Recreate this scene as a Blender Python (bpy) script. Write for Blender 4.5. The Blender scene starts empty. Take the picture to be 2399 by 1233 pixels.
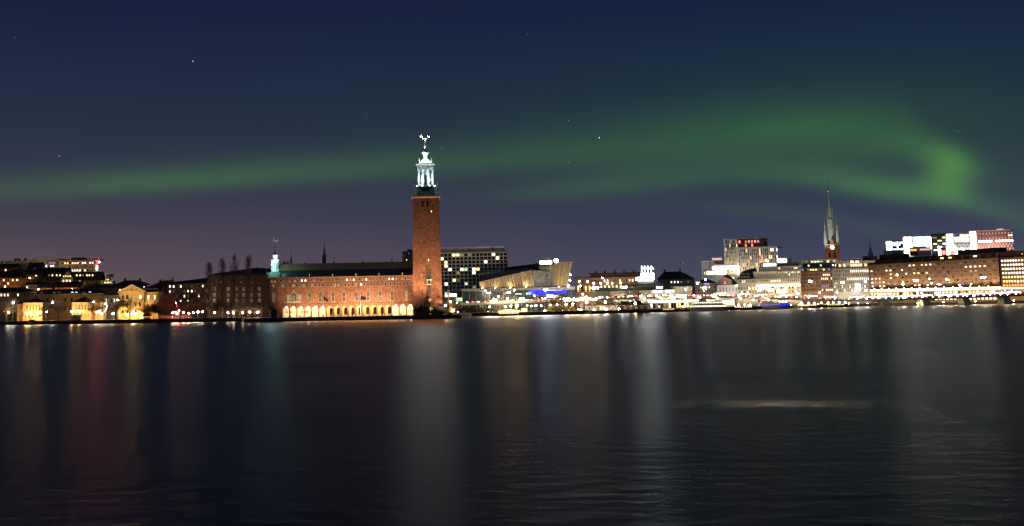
import bpy, bmesh, math, random
from mathutils import Vector, Matrix
sc = bpy.context.scene
C = sc.collection
R = random.Random(7)

# ------------------------------------------------------------------ camera
F = 3300.0; XP, YP = 1000.0, 80.0          # focal length and principal point in photo pixels (2399 wide)
TP = 0.19; RL = 0.0175; CH = 10.0           # tan(pitch), roll, camera height above the water
_p = math.atan(TP); _cp, _sp = math.cos(_p), math.sin(_p); _c, _s = math.cos(RL), math.sin(RL)
FW = Vector((0, _cp, _sp)); UP0 = Vector((0, -_sp, _cp)); RT0 = Vector((1, 0, 0))
RT = RT0*_c - UP0*_s; UPV = RT0*_s + UP0*_c
cam = bpy.data.cameras.new('camera'); camo = bpy.data.objects.new('camera', cam); C.objects.link(camo)
cam.sensor_fit = 'HORIZONTAL'; cam.sensor_width = 36; cam.lens = F/2399*36
cam.shift_x = (1199.5-XP)/2399; cam.shift_y = -(616.5-YP)/2399
cam.clip_start = 1; cam.clip_end = 40000
camo.matrix_world = Matrix.Translation((0, 0, CH)) @ Matrix((RT, UPV, -FW)).transposed().to_4x4()
sc.camera = camo

def ray(px, py):
    return RT*((px-XP)/F) - UPV*((py-YP)/F) + FW
def P(px, py, Y):
    d = ray(px, py); t = Y/d.y
    return d.x*t, CH+d.z*t
def W(px, py, z=0):
    d = ray(px, py); t = (z-CH)/d.z
    return d.x*t, d.y*t
def azel(px, py):
    d = ray(px, py).normalized()
    return math.atan2(d.x, d.y), math.asin(d.z)

# ------------------------------------------------------------------ render / view
sc.render.engine = 'CYCLES'
sc.cycles.use_denoising = True
try:
    sc.cycles.denoiser = 'OPENIMAGEDENOISE'
    sc.cycles.denoising_input_passes = 'RGB_ALBEDO_NORMAL'
except Exception: pass
sc.cycles.max_bounces = 5; sc.cycles.diffuse_bounces = 2; sc.cycles.glossy_bounces = 3
sc.cycles.caustics_reflective = False; sc.cycles.caustics_refractive = False
sc.cycles.sample_clamp_indirect = 4.0
sc.view_settings.view_transform = 'Standard'; sc.view_settings.look = 'None'
sc.view_settings.exposure = 0; sc.view_settings.gamma = 1

# ------------------------------------------------------------------ world: night sky with aurora and stars
world = bpy.data.worlds.new('World'); sc.world = world; world.use_nodes = True
nt = world.node_tree; N = nt.nodes; L = nt.links; N.clear()
def nd(t, **k):
    n = N.new(t)
    for a, b in k.items(): setattr(n, a, b)
    return n
def mth(op, a, b=None, c=None, clamp=False):
    n = nd('ShaderNodeMath', operation=op, use_clamp=clamp)
    for i, v in enumerate((a, b, c)):
        if v is None: continue
        if isinstance(v, (int, float)): n.inputs[i].default_value = v
        else: L.new(v, n.inputs[i])
    return n.outputs[0]
tc = nd('ShaderNodeTexCoord'); sep = nd('ShaderNodeSeparateXYZ'); L.new(tc.outputs['Generated'], sep.inputs[0])
AZ = mth('ARCTAN2', sep.outputs[0], sep.outputs[1]); EL = mth('ARCSINE', sep.outputs[2])
AZN = mth('MULTIPLY_ADD', AZ, 1/2.0, 0.5, True)              # azimuth -1..1 rad -> 0..1
def fcurve(pts, lo, hi):
    """value in lo..hi along the azimuth, through (photo px, value) points"""
    n = nd('ShaderNodeFloatCurve'); cu = n.mapping.curves[0]
    pp = [((math.atan2(px-1000, 3240)+1)/2, (v-lo)/(hi-lo)) for px, v in pts]
    cu.points[0].location = (0, pp[0][1]); cu.points[1].location = (1, pp[-1][1])
    for q in pp: cu.points.new(*q)
    for q in cu.points: q.handle_type = 'AUTO'
    n.mapping.update(); L.new(AZN, n.inputs['Value'])
    return mth('MULTIPLY_ADD', n.outputs[0], hi-lo, lo)
def elof(px, py): return azel(px, py)[1]
def band(cpts, wup, wdn, ipts):
    """soft luminous band: centre line, half width above and below, strength"""
    cen = fcurve([(x, elof(x, y)) for x, y in cpts], -0.1, 0.3)
    up = fcurve([(x, w/3300) for x, w in wup], 0, 0.1); dn = fcurve([(x, w/3300) for x, w in wdn], 0, 0.1)
    it = fcurve(ipts, 0, 1)
    d = mth('SUBTRACT', EL, cen)
    side = mth('GREATER_THAN', d, 0)
    w = mth('ADD', mth('MULTIPLY', side, up), mth('MULTIPLY', mth('SUBTRACT', 1, side), dn))
    q = mth('DIVIDE', d, w)
    return mth('MULTIPLY', mth('EXPONENT', mth('MULTIPLY', mth('MULTIPLY', q, q), -1)), it)
B1 = band([(-400, 475), (0, 447), (300, 432), (600, 413), (960, 388), (1200, 372), (1500, 347), (1750, 325), (1900, 320), (2075, 335), (2175, 358), (2240, 390), (2399, 430), (2800, 480)],
          [(0, 38), (900, 44), (1500, 66), (1900, 72), (2100, 60), (2200, 36), (2399, 40)],
          [(0, 27), (900, 30), (1500, 46), (1900, 60), (2100, 36), (2200, 30), (2399, 40)],
          [(-400, .12), (0, .20), (120, .25), (400, .30), (800, .25), (1100, .19), (1500, .20), (1900, .25), (2075, .31), (2175, .36), (2235, .26), (2290, .08), (2399, .03), (2800, .03)])
B2 = band([(1000, 474), (1300, 449), (1500, 428), (1700, 410), (1850, 412), (1950, 430), (2075, 450), (2175, 460), (2250, 480), (2399, 542), (2800, 660)],
          [(1000, 25), (1600, 40), (1900, 42), (2075, 34), (2175, 40), (2300, 40), (2399, 40)],
          [(1000, 20), (1600, 24), (2000, 26), (2200, 24), (2399, 26)],
          [(0, 0), (1000, .03), (1250, .13), (1400, .19), (1700, .26), (1900, .36), (2075, .48), (2175, .50), (2240, .28), (2300, .20), (2399, .17), (2800, .1)])
B3 = band([(1300, 470), (1500, 478), (1775, 496), (1950, 525), (2100, 556), (2399, 600)], [(1500, 22), (2399, 26)], [(1500, 20), (2399, 24)],
          [(0, 0), (1400, .01), (1600, .04), (1775, .09), (1950, .09), (2100, .07), (2250, .06), (2399, .05), (2800, .03)])
_a0, _e0 = azel(2222, 402)
hx = mth('DIVIDE', mth('SUBTRACT', AZ, _a0), 46/3300); hy = mth('DIVIDE', mth('SUBTRACT', EL, _e0), 45/3300)
HOOK = mth('MULTIPLY', mth('EXPONENT', mth('MULTIPLY', mth('ADD', mth('MULTIPLY', hx, hx), mth('MULTIPLY', hy, hy)), -1)), .62)
tn = nd('ShaderNodeTexNoise'); tn.inputs['Scale'].default_value = 5; tn.inputs['Detail'].default_value = 3
mp = nd('ShaderNodeMapping'); mp.inputs['Scale'].default_value = (1.2, 1.2, 5); L.new(tc.outputs['Generated'], mp.inputs[0]); L.new(mp.outputs[0], tn.inputs['Vector'])
wob = mth('MULTIPLY_ADD', tn.outputs[0], 1.3, .35)
B0 = band([(900, 360), (1500, 330), (2000, 320), (2399, 340)], [(900, 150), (2399, 170)], [(900, 90), (2399, 110)], [(0, 0), (900, .02), (1400, .06), (1900, .11), (2200, .11), (2399, .07), (2800, .03)])
AUR = mth('MULTIPLY', mth('ADD', B0, mth('ADD', mth('ADD', B1, B2), mth('ADD', B3, HOOK))), wob)
# base gradient over the elevation (radians), different to the left (town glow) and to the right
def ramp(val, pts):
    n = nd('ShaderNodeValToRGB'); cr = n.color_ramp; cr.interpolation = 'B_SPLINE'
    for i, (p, c) in enumerate(pts):
        e = cr.elements[i] if i < 2 else cr.elements.new(p)
        e.position = p; e.color = (*c, 1)
    L.new(val, n.inputs[0]); return n.outputs[0]
ELN = mth('MULTIPLY_ADD', EL, 1/0.5, 0.1, True)              # -0.05..0.45 rad
def q(px, py): return elof(px, py)/0.5+0.1
def lin(r, g, b): return tuple(((v/255+.055)/1.055)**2.4 if v > 10 else v/255/12.92 for v in (r, g, b))
rl = ramp(ELN, [(0, lin(106, 82, 84)), (q(300, 690), lin(104, 82, 86)), (q(300, 600), lin(92, 76, 86)), (q(300, 510), lin(68, 63, 80)), (q(300, 400), lin(48, 56, 74)), (q(300, 200), lin(35, 45, 68)), (q(300, 20), lin(25, 33, 61)), (1, lin(15, 21, 48))])
rr = ramp(ELN, [(0, lin(78, 74, 88)), (q(1600, 680), lin(76, 76, 94)), (q(1600, 580), lin(62, 66, 90)), (q(1600, 480), lin(50, 58, 80)), (q(1600, 330), lin(32, 48, 62)), (q(1600, 160), lin(26, 44, 66)), (q(1600, 10), lin(21, 34, 61)), (1, lin(14, 21, 46))])
mx = nd('ShaderNodeMix', data_type='RGBA'); L.new(mth('MULTIPLY_ADD', AZ, 1.9, .62, True), mx.inputs[0])
L.new(rl, mx.inputs[6]); L.new(rr, mx.inputs[7])
ac = nd('ShaderNodeMix', data_type='RGBA', blend_type='MULTIPLY'); ac.inputs[0].default_value = 1
ac.inputs[6].default_value = (.054, .190, .001, 1); L.new(AUR, ac.inputs[7])
ad = nd('ShaderNodeMix', data_type='RGBA', blend_type='ADD'); ad.inputs[0].default_value = 1
L.new(mx.outputs[2], ad.inputs[6]); L.new(ac.outputs[2], ad.inputs[7])
sky = nd('ShaderNodeTexSky', sky_type='NISHITA', sun_disc=False)
SUN_EL, SUN_AZ = math.radians(-4), math.radians(200)
sky.sun_elevation = SUN_EL; sky.sun_rotation = SUN_AZ
ns = nd('ShaderNodeMix', data_type='RGBA', blend_type='MULTIPLY'); ns.inputs[0].default_value = 1
L.new(sky.outputs[0], ns.inputs[6]); ns.inputs[7].default_value = (.05, .05, .05, 1)
ad2 = nd('ShaderNodeMix', data_type='RGBA', blend_type='ADD'); ad2.inputs[0].default_value = 1
L.new(ad.outputs[2], ad2.inputs[6]); L.new(ns.outputs[2], ad2.inputs[7])
# stars: fixed directions, a few brighter ones and a faint scatter
ST = None
nrm = nd('ShaderNodeVectorMath', operation='NORMALIZE'); L.new(tc.outputs['Generated'], nrm.inputs[0])
for sx, sy, sr, si in [(452, 144, 1.3, .7), (1404, 323, 1.5, .8), (139, 366, 1.2, .4), (1332, 283, 1.0, .2), (1332, 381, 1.0, .2), (2245, 308, 1.1, .15), (1034, 345, 1.0, .15), (1236, 80, 1.0, .15), (858, 268, 1.0, .1), (36, 88, 1.0, .15)]:
    dv = ray(sx, sy).normalized()
    dn = nd('ShaderNodeVectorMath', operation='DISTANCE'); L.new(nrm.outputs[0], dn.inputs[0]); dn.inputs[1].default_value = dv
    v = mth('MULTIPLY', mth('LESS_THAN', dn.outputs['Value'], sr/3300), si)
    ST = v if ST is None else mth('ADD', ST, v)
stc = nd('ShaderNodeMix', data_type='RGBA', blend_type='ADD'); stc.inputs[0].default_value = 1
cmb = nd('ShaderNodeCombineColor'); [L.new(ST, cmb.inputs[i]) for i in range(3)]
L.new(ad2.outputs[2], stc.inputs[6]); L.new(cmb.outputs[0], stc.inputs[7])
bg = nd('ShaderNodeBackground'); L.new(stc.outputs[2], bg.inputs[0]); bg.inputs[1].default_value = 1.0
wo = nd('ShaderNodeOutputWorld'); L.new(bg.outputs[0], wo.inputs[0])
world.cycles.sampling_method = 'MANUAL'; world.cycles.sample_map_resolution = 1024

# faint sun lamp added as fill to give roofs and walls form
sun = bpy.data.lights.new('night_fill', 'SUN'); sun.energy = 0.06; sun.angle = math.radians(2); sun.color = (.95, .97, 1)
so = bpy.data.objects.new('night_fill', sun); C.objects.link(so)
so.rotation_euler = (math.radians(55), 0, math.radians(-25))

# ------------------------------------------------------------------ materials
MATS = {}
def mat(name, col, rough=.7, var=.25, scale=.6, metal=0, bump=0, stretch=(1, 1, 1), spec=.3, speck=0):
    if name in MATS: return MATS[name]
    m = bpy.data.materials.new(name); m.use_nodes = True; MATS[name] = m
    t = m.node_tree; b = t.nodes['Principled BSDF']
    b.inputs['Roughness'].default_value = rough; b.inputs['Metallic'].default_value = metal
    b.inputs['Specular IOR Level'].default_value = spec
    tcn = t.nodes.new('ShaderNodeTexCoord'); mpn = t.nodes.new('ShaderNodeMapping'); mpn.inputs['Scale'].default_value = stretch
    t.links.new(tcn.outputs['Object'], mpn.inputs[0])
    nz = t.nodes.new('ShaderNodeTexNoise'); nz.inputs['Scale'].default_value = scale; nz.inputs['Detail'].default_value = 6; nz.inputs['Roughness'].default_value = .65
    t.links.new(mpn.outputs[0], nz.inputs['Vector'])
    mr = t.nodes.new('ShaderNodeMapRange'); mr.inputs[1].default_value = .3; mr.inputs[2].default_value = .7
    mr.inputs[3].default_value = 1-var; mr.inputs[4].default_value = 1+var
    t.links.new(nz.outputs[0], mr.inputs[0])
    fac = mr.outputs[0]
    if speck:
        vz = t.nodes.new('ShaderNodeTexVoronoi'); vz.inputs['Scale'].default_value = 1.6; t.links.new(mpn.outputs[0], vz.inputs['Vector'])
        sp = t.nodes.new('ShaderNodeSeparateColor'); t.links.new(vz.outputs['Color'], sp.inputs[0])
        m2 = t.nodes.new('ShaderNodeMapRange'); m2.inputs[3].default_value = 1-speck; m2.inputs[4].default_value = 1+speck
        t.links.new(sp.outputs[0], m2.inputs[0])
        mm = t.nodes.new('ShaderNodeMath'); mm.operation = 'MULTIPLY'; t.links.new(fac, mm.inputs[0]); t.links.new(m2.outputs[0], mm.inputs[1]); fac = mm.outputs[0]
    mxn = t.nodes.new('ShaderNodeMix'); mxn.data_type = 'RGBA'; mxn.blend_type = 'MULTIPLY'; mxn.inputs[0].default_value = 1
    mxn.inputs[6].default_value = (*col, 1); t.links.new(fac, mxn.inputs[7]); t.links.new(mxn.outputs[2], b.inputs['Base Color'])
    if bump:
        bp = t.nodes.new('ShaderNodeBump'); bp.inputs['Strength'].default_value = bump; bp.inputs['Distance'].default_value = .1
        t.links.new(nz.outputs[0], bp.inputs['Height']); t.links.new(bp.outputs[0], b.inputs['Normal'])
    return m
def emit(name, col, s, base=(.04, .04, .04)):
    if name in MATS: return MATS[name]
    m = bpy.data.materials.new(name); m.use_nodes = True; MATS[name] = m
    b = m.node_tree.nodes['Principled BSDF']; b.inputs['Base Color'].default_value = (*base, 1)
    b.inputs['Emission Color'].default_value = (*col, 1); b.inputs['Emission Strength'].default_value = s
    if s > 0 and s < 25:   # uneven glow of a room behind glass: curtains, furniture
        t = m.node_tree; tcn = t.nodes.new('ShaderNodeTexCoord'); nz = t.nodes.new('ShaderNodeTexNoise'); nz.inputs['Scale'].default_value = 1.1
        oi = t.nodes.new('ShaderNodeObjectInfo'); vm = t.nodes.new('ShaderNodeVectorMath'); vm.operation = 'ADD'
        t.links.new(tcn.outputs['Object'], vm.inputs[0]); t.links.new(oi.outputs['Location'], vm.inputs[1]); t.links.new(vm.outputs[0], nz.inputs['Vector'])
        mr = t.nodes.new('ShaderNodeMapRange'); mr.inputs[1].default_value = .3; mr.inputs[2].default_value = .7; mr.inputs[3].default_value = s*.45; mr.inputs[4].default_value = s*1.6
        t.links.new(nz.outputs[0], mr.inputs[0]); t.links.new(mr.outputs[0], b.inputs['Emission Strength'])
    return m

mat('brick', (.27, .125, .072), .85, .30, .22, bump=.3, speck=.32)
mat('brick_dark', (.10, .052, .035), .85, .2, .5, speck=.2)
mat('brick_brown', (.27, .15, .085), .85, .2, .4, speck=.2)
mat('brick_pink', (.40, .22, .15), .85, .15, .4)
mat('granite', (.16, .15, .14), .8, .3, .8, bump=.3)
mat('granite_dark', (.06, .055, .05), .8, .3, .5, bump=.3)
mat('copper', (.10, .19, .14), .6, .3, .5, stretch=(3, .3, .3))
mat('copper_glow', (.30, .215, .115), .6, .35, 1.0, stretch=(2.5, .2, .2))  # brown of the city glow put into the copper colour
mat('copper_dark', (.035, .05, .045), .6, .3, .4)
mat('copper_pale', (.40, .46, .38), .6, .2, .5)
mat('lantern', (.66, .80, .80), .6, .1, .5)
mat('gold', (.85, .62, .30), .4, .1, 1, metal=.6)
mat('gold_lit', (.85, .76, .58), .5, .05, 1, metal=.1)  # gold made paler, the cool white light on it put into the colour
mat('yellow_plaster', (.62, .40, .15), .8, .12, .3)
mat('ochre_plaster', (.50, .30, .11), .8, .12, .3)
mat('orange_plaster', (.52, .27, .10), .8, .15, .3)
mat('cream_plaster', (.66, .58, .42), .8, .1, .3)
mat('white_plaster', (.72, .70, .66), .8, .08, .3)
mat('grey_plaster', (.34, .33, .31), .8, .12, .3)
mat('concrete', (.36, .35, .33), .85, .18, .4)
mat('concrete_light', (.52, .51, .49), .85, .12, .4)
mat('concrete_dark', (.12, .12, .115), .85, .2, .4)
mat('roof_dark', (.022, .022, .024), .7, .3, .4)
mat('roof_red', (.13, .06, .045), .8, .3, .5)
mat('roof_grey', (.10, .10, .105), .6, .2, .3)
mat('roof_green', (.10, .16, .11), .7, .2, .3)
mat('stone_trim', (.62, .56, .46), .8, .08, .5)
mat('white_paint', (.75, .75, .74), .5, .05, .5)
mat('metal_dark', (.03, .03, .032), .5, .1, 1)
mat('metal_grey', (.30, .30, .31), .45, .1, 1, metal=.5)
mat('steel_fin', (.44, .35, .23), .5, .3, .25, metal=.2, stretch=(4, 4, .4))
mat('bark', (.10, .07, .05), .9, .3, 2)
mat('twig', (.15, .095, .06), .9, .3, 2)
mat('twig_red', (.20, .075, .05), .9, .3, 2)
mat('hedge', (.10, .07, .03), .9, .4, 2)
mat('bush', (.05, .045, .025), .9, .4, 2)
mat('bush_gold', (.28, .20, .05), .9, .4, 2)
mat('asphalt', (.055, .055, .055), .9, .2, .3)
mat('paving', (.26, .24, .21), .85, .2, .3)
mat('grass', (.05, .06, .025), .95, .3, .4)
mat('car_white', (.7, .7, .7), .3, .02, 1)
mat('car_dark', (.04, .04, .05), .3, .02, 1)
mat('car_red', (.35, .03, .03), .3, .02, 1)
mat('tyre', (.02, .02, .02), .9, .1, 1)
mat('blue_paint', (.03, .04, .45), .5, .1, 1)
mat('hull_white', (.72, .72, .70), .4, .05, 1)
mat('hull_dark', (.04, .03, .03), .5, .1, 1)
mat('hull_red', (.20, .035, .03), .5, .1, 1)
mat('flag_blue', (.03, .025, .10), .8, .1, 1)
mat('flag_white', (.65, .6, .62), .8, .1, 1)
mat('glass_dark', (.012, .014, .017), .12, .1, 1, spec=.5)
mat('glass_grey', (.10, .10, .10), .2, .2, 1, spec=.5)
mat('glass_green', (.035, .06, .05), .2, .2, 1, spec=.5)
emit('lit_white', (1, .86, .62), 2.8)
emit('lit_warm', (1, .66, .30), 3)
emit('lit_yellow', (1, .78, .28), 2.2)
emit('lit_dim', (1, .62, .32), .35)
emit('lit_faint', (1, .75, .5), .12)
emit('lit_cool', (.80, .90, 1), 3.5)
emit('lit_blue', (.004, .006, 1), 9.0)
emit('lit_purple', (.42, .34, 1), .9)
emit('lit_green', (.70, 1, .55), 1.0)
emit('lit_red', (1, .10, .08), 5)
emit('lit_orange', (1, .42, .10), 1.6)
emit('lit_pink', (1, .55, .48), .9)
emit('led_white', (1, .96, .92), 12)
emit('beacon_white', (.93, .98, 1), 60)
emit('turret_lamp', (.30, 1, .84), 560)
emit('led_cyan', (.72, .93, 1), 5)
emit('canopy_glow', (1, .80, .50), 5)
emit('lamp_white', (1, .83, .60), 190)
emit('lamp_cool', (.93, .96, 1), 190)
emit('lamp_warm', (1, .66, .28), 430)
emit('lamp_sodium', (1, .50, .12), 700)
emit('lamp_red', (1, .03, .04), 720)
emit('lamp_blue', (.12, .15, 1), 60)
emit('lamp_small', (1, .86, .66), 45)
emit('sign_white', (.86, .97, 1), 28)
emit('head_light', (1, .95, .85), 240)
emit('tail_light', (1, .06, .04), 40)
emit('clock_face', (1, .90, .72), 6)

# ------------------------------------------------------------------ mesh helpers
class MB:
    def __init__(s): s.v = []; s.f = []; s.m = []
    def add(s, vs, fs, mi=0):
        o = len(s.v); s.v += [tuple(v) for v in vs]; s.f += [tuple(i+o for i in f) for f in fs]; s.m += [mi]*len(fs); return s
    def box(s, x0, x1, y0, y1, z0, z1, mi=0):
        return s.add([(x0, y0, z0), (x1, y0, z0), (x1, y1, z0), (x0, y1, z0), (x0, y0, z1), (x1, y0, z1), (x1, y1, z1), (x0, y1, z1)],
                     [(0, 1, 5, 4), (1, 2, 6, 5), (2, 3, 7, 6), (3, 0, 4, 7), (4, 5, 6, 7), (3, 2, 1, 0)], mi)
    def frus(s, cx, cy, z0, z1, a0, b0, a1, b1, mi=0):   # tapered box, half sizes a (x) and b (y)
        return s.add([(cx-a0, cy-b0, z0), (cx+a0, cy-b0, z0), (cx+a0, cy+b0, z0), (cx-a0, cy+b0, z0), (cx-a1, cy-b1, z1), (cx+a1, cy-b1, z1), (cx+a1, cy+b1, z1), (cx-a1, cy+b1, z1)],
                     [(0, 1, 5, 4), (1, 2, 6, 5), (2, 3, 7, 6), (3, 0, 4, 7), (4, 5, 6, 7), (3, 2, 1, 0)], mi)
    def lathe(s, cx, cy, prof, n=8, mi=0, rot=0):
        vs = []; fs = []
        for r, z in prof:
            for k in range(n):
                a = 2*math.pi*(k+rot)/n; vs.append((cx+r*math.cos(a), cy+r*math.sin(a), z))
        for i in range(len(prof)-1):
            for k in range(n):
                k2 = (k+1) % n; fs.append((i*n+k, i*n+k2, (i+1)*n+k2, (i+1)*n+k))
        fs.append(tuple(range(n))[::-1]); fs.append(tuple((len(prof)-1)*n+k for k in range(n)))
        return s.add(vs, fs, mi)
    def tube(s, p, q, r0, r1, n=3, mi=0):
        p = Vector(p); q = Vector(q); d = (q-p)
        if d.length < 1e-6: return s
        d.normalize(); a = d.orthogonal().normalized(); b = d.cross(a)
        vs = [p+(a*math.cos(2*math.pi*k/n)+b*math.sin(2*math.pi*k/n))*r0 for k in range(n)]+[q+(a*math.cos(2*math.pi*k/n)+b*math.sin(2*math.pi*k/n))*r1 for k in range(n)]
        return s.add(vs, [(k, (k+1) % n, n+(k+1) % n, n+k) for k in range(n)]+[tuple(range(n))[::-1], tuple(range(n, 2*n))], mi)
    def prism(s, poly, axis_pts, mi=0):                  # polygon poly (3-D pts) swept by vector
        n = len(poly); d = Vector(axis_pts)
        vs = [Vector(p) for p in poly]+[Vector(p)+d for p in poly]
        return s.add(vs, [tuple(range(n)), tuple(range(2*n-1, n-1, -1))]+[((k+1) % n, k, n+k, n+(k+1) % n) for k in range(n)], mi)
    def ball(s, cx, cy, cz, r, n=8, k=5, mi=0, sz=1):
        return s.lathe(cx, cy, [(max(r*math.sin(math.pi*i/k), r*.02), cz-r*sz*math.cos(math.pi*i/k)) for i in range(k+1)], n, mi)
    def mesh(s, name, mats, smooth=False):
        me = bpy.data.meshes.new(name); me.from_pydata(s.v, [], s.f)
        for m in (mats if isinstance(mats, (list, tuple)) else [mats]): me.materials.append(MATS[m])
        me.polygons.foreach_set('material_index', s.m)
        bm = bmesh.new(); bm.from_mesh(me); bmesh.ops.recalc_face_normals(bm, faces=bm.faces); bm.to_mesh(me); bm.free()
        if smooth: me.polygons.foreach_set('use_smooth', [True]*len(me.polygons))
        return me
def obj(name, me, parent=None, loc=None, rotz=0):
    o = bpy.data.objects.new(name, me); C.objects.link(o)
    if parent is not None: o.parent = parent
    if loc is not None: o.location = loc
    if rotz: o.rotation_euler = (0, 0, rotz)
    return o
def tag(o, label, cat, group=None):
    o['label'] = label; o['category'] = cat
    if group: o['group'] = group
    return o
def thing(name, label, cat, loc=(0, 0, 0), rotz=0, group=None):
    return tag(obj(name, None, None, loc, rotz), label, cat, group)
def struct(name, mb, m):
    o = obj(name, mb.mesh(name, m)); o['kind'] = 'structure'; return o
def copy_tree(o, parent=None):
    c = o.copy(); C.objects.link(c); c.parent = parent
    for ch in o.children: copy_tree(ch, c)
    return c

_wm = {}
def win_mesh(w, h, pane, frame='stone_trim', style='rect'):
    """window facing -y, origin at the middle of its lower edge; frame proud of the wall, pane recessed in it"""
    k = (round(w, 2), round(h, 2), pane, frame, style)
    if k in _wm: return _wm[k]
    b = MB(); f = min(.16, w*.12, h*.12) if style != 'bare' else min(.08, w*.07); a = w/2; d = .22
    if style in ('rect', 'bare', 'cross', 'mullion'):
        b.box(-a, -a+f, -d, .02, 0, h); b.box(a-f, a, -d, .02, 0, h)
        b.box(-a+f, a-f, -d, .02, h-f, h); b.box(-a+f, a-f, -d-.06, .02, 0, f)
        b.box(-a+f, a-f, -.10, .01, f, h-f, 1)
        if style in ('cross', 'mullion'): b.box(-f*.4, f*.4, -.17, -.101, f, h-f)
        if style == 'cross': b.box(-a+f, a-f, -.19, -.171, h*.55, h*.55+f*.8)
    else:  # arched / pointed head
        n = 8; sp = h-a if style == 'arch' else h-a*1.15
        def ring(r, hh):
            if style == 'arch': return [(r*math.cos(math.pi*i/n), sp+r*math.sin(math.pi*i/n)) for i in range(n+1)]
            return [(r*(1-2*i/n), sp+hh*(1-abs(1-2*i/n))**.8) for i in range(n+1)]
        o = [(a, 0)]+ring(a, a*1.15)+[(-a, 0)]; i_ = [(a-f, f)]+ring(a-f, a*1.15-f)+[(-a+f, f)]
        m = len(o)
        vs = [(x, -d, z) for x, z in o]+[(x, -d, z) for x, z in i_]+[(x, .02, z) for x, z in o]+[(x, -.1, z) for x, z in i_]
        fs = []
        for j in range(m):
            j2 = (j+1) % m
            fs += [(j, j2, m+j2, m+j), (j, 2*m+j, 2*m+j2, j2), (m+j, m+j2, 3*m+j2, 3*m+j)]
        b.add(vs, fs); b.add([(x, -.1, z) for x, z in i_], [tuple(range(m))], 1)
        if h > 4:
            b.box(-f*.35, f*.35, -.18, -.102, f, h-f*1.5); b.box(-a+f, a-f, -.2, -.181, h*.48, h*.48+f*.8)
    _wm[k] = b.mesh('window', [frame, pane]); return _wm[k]

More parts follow.
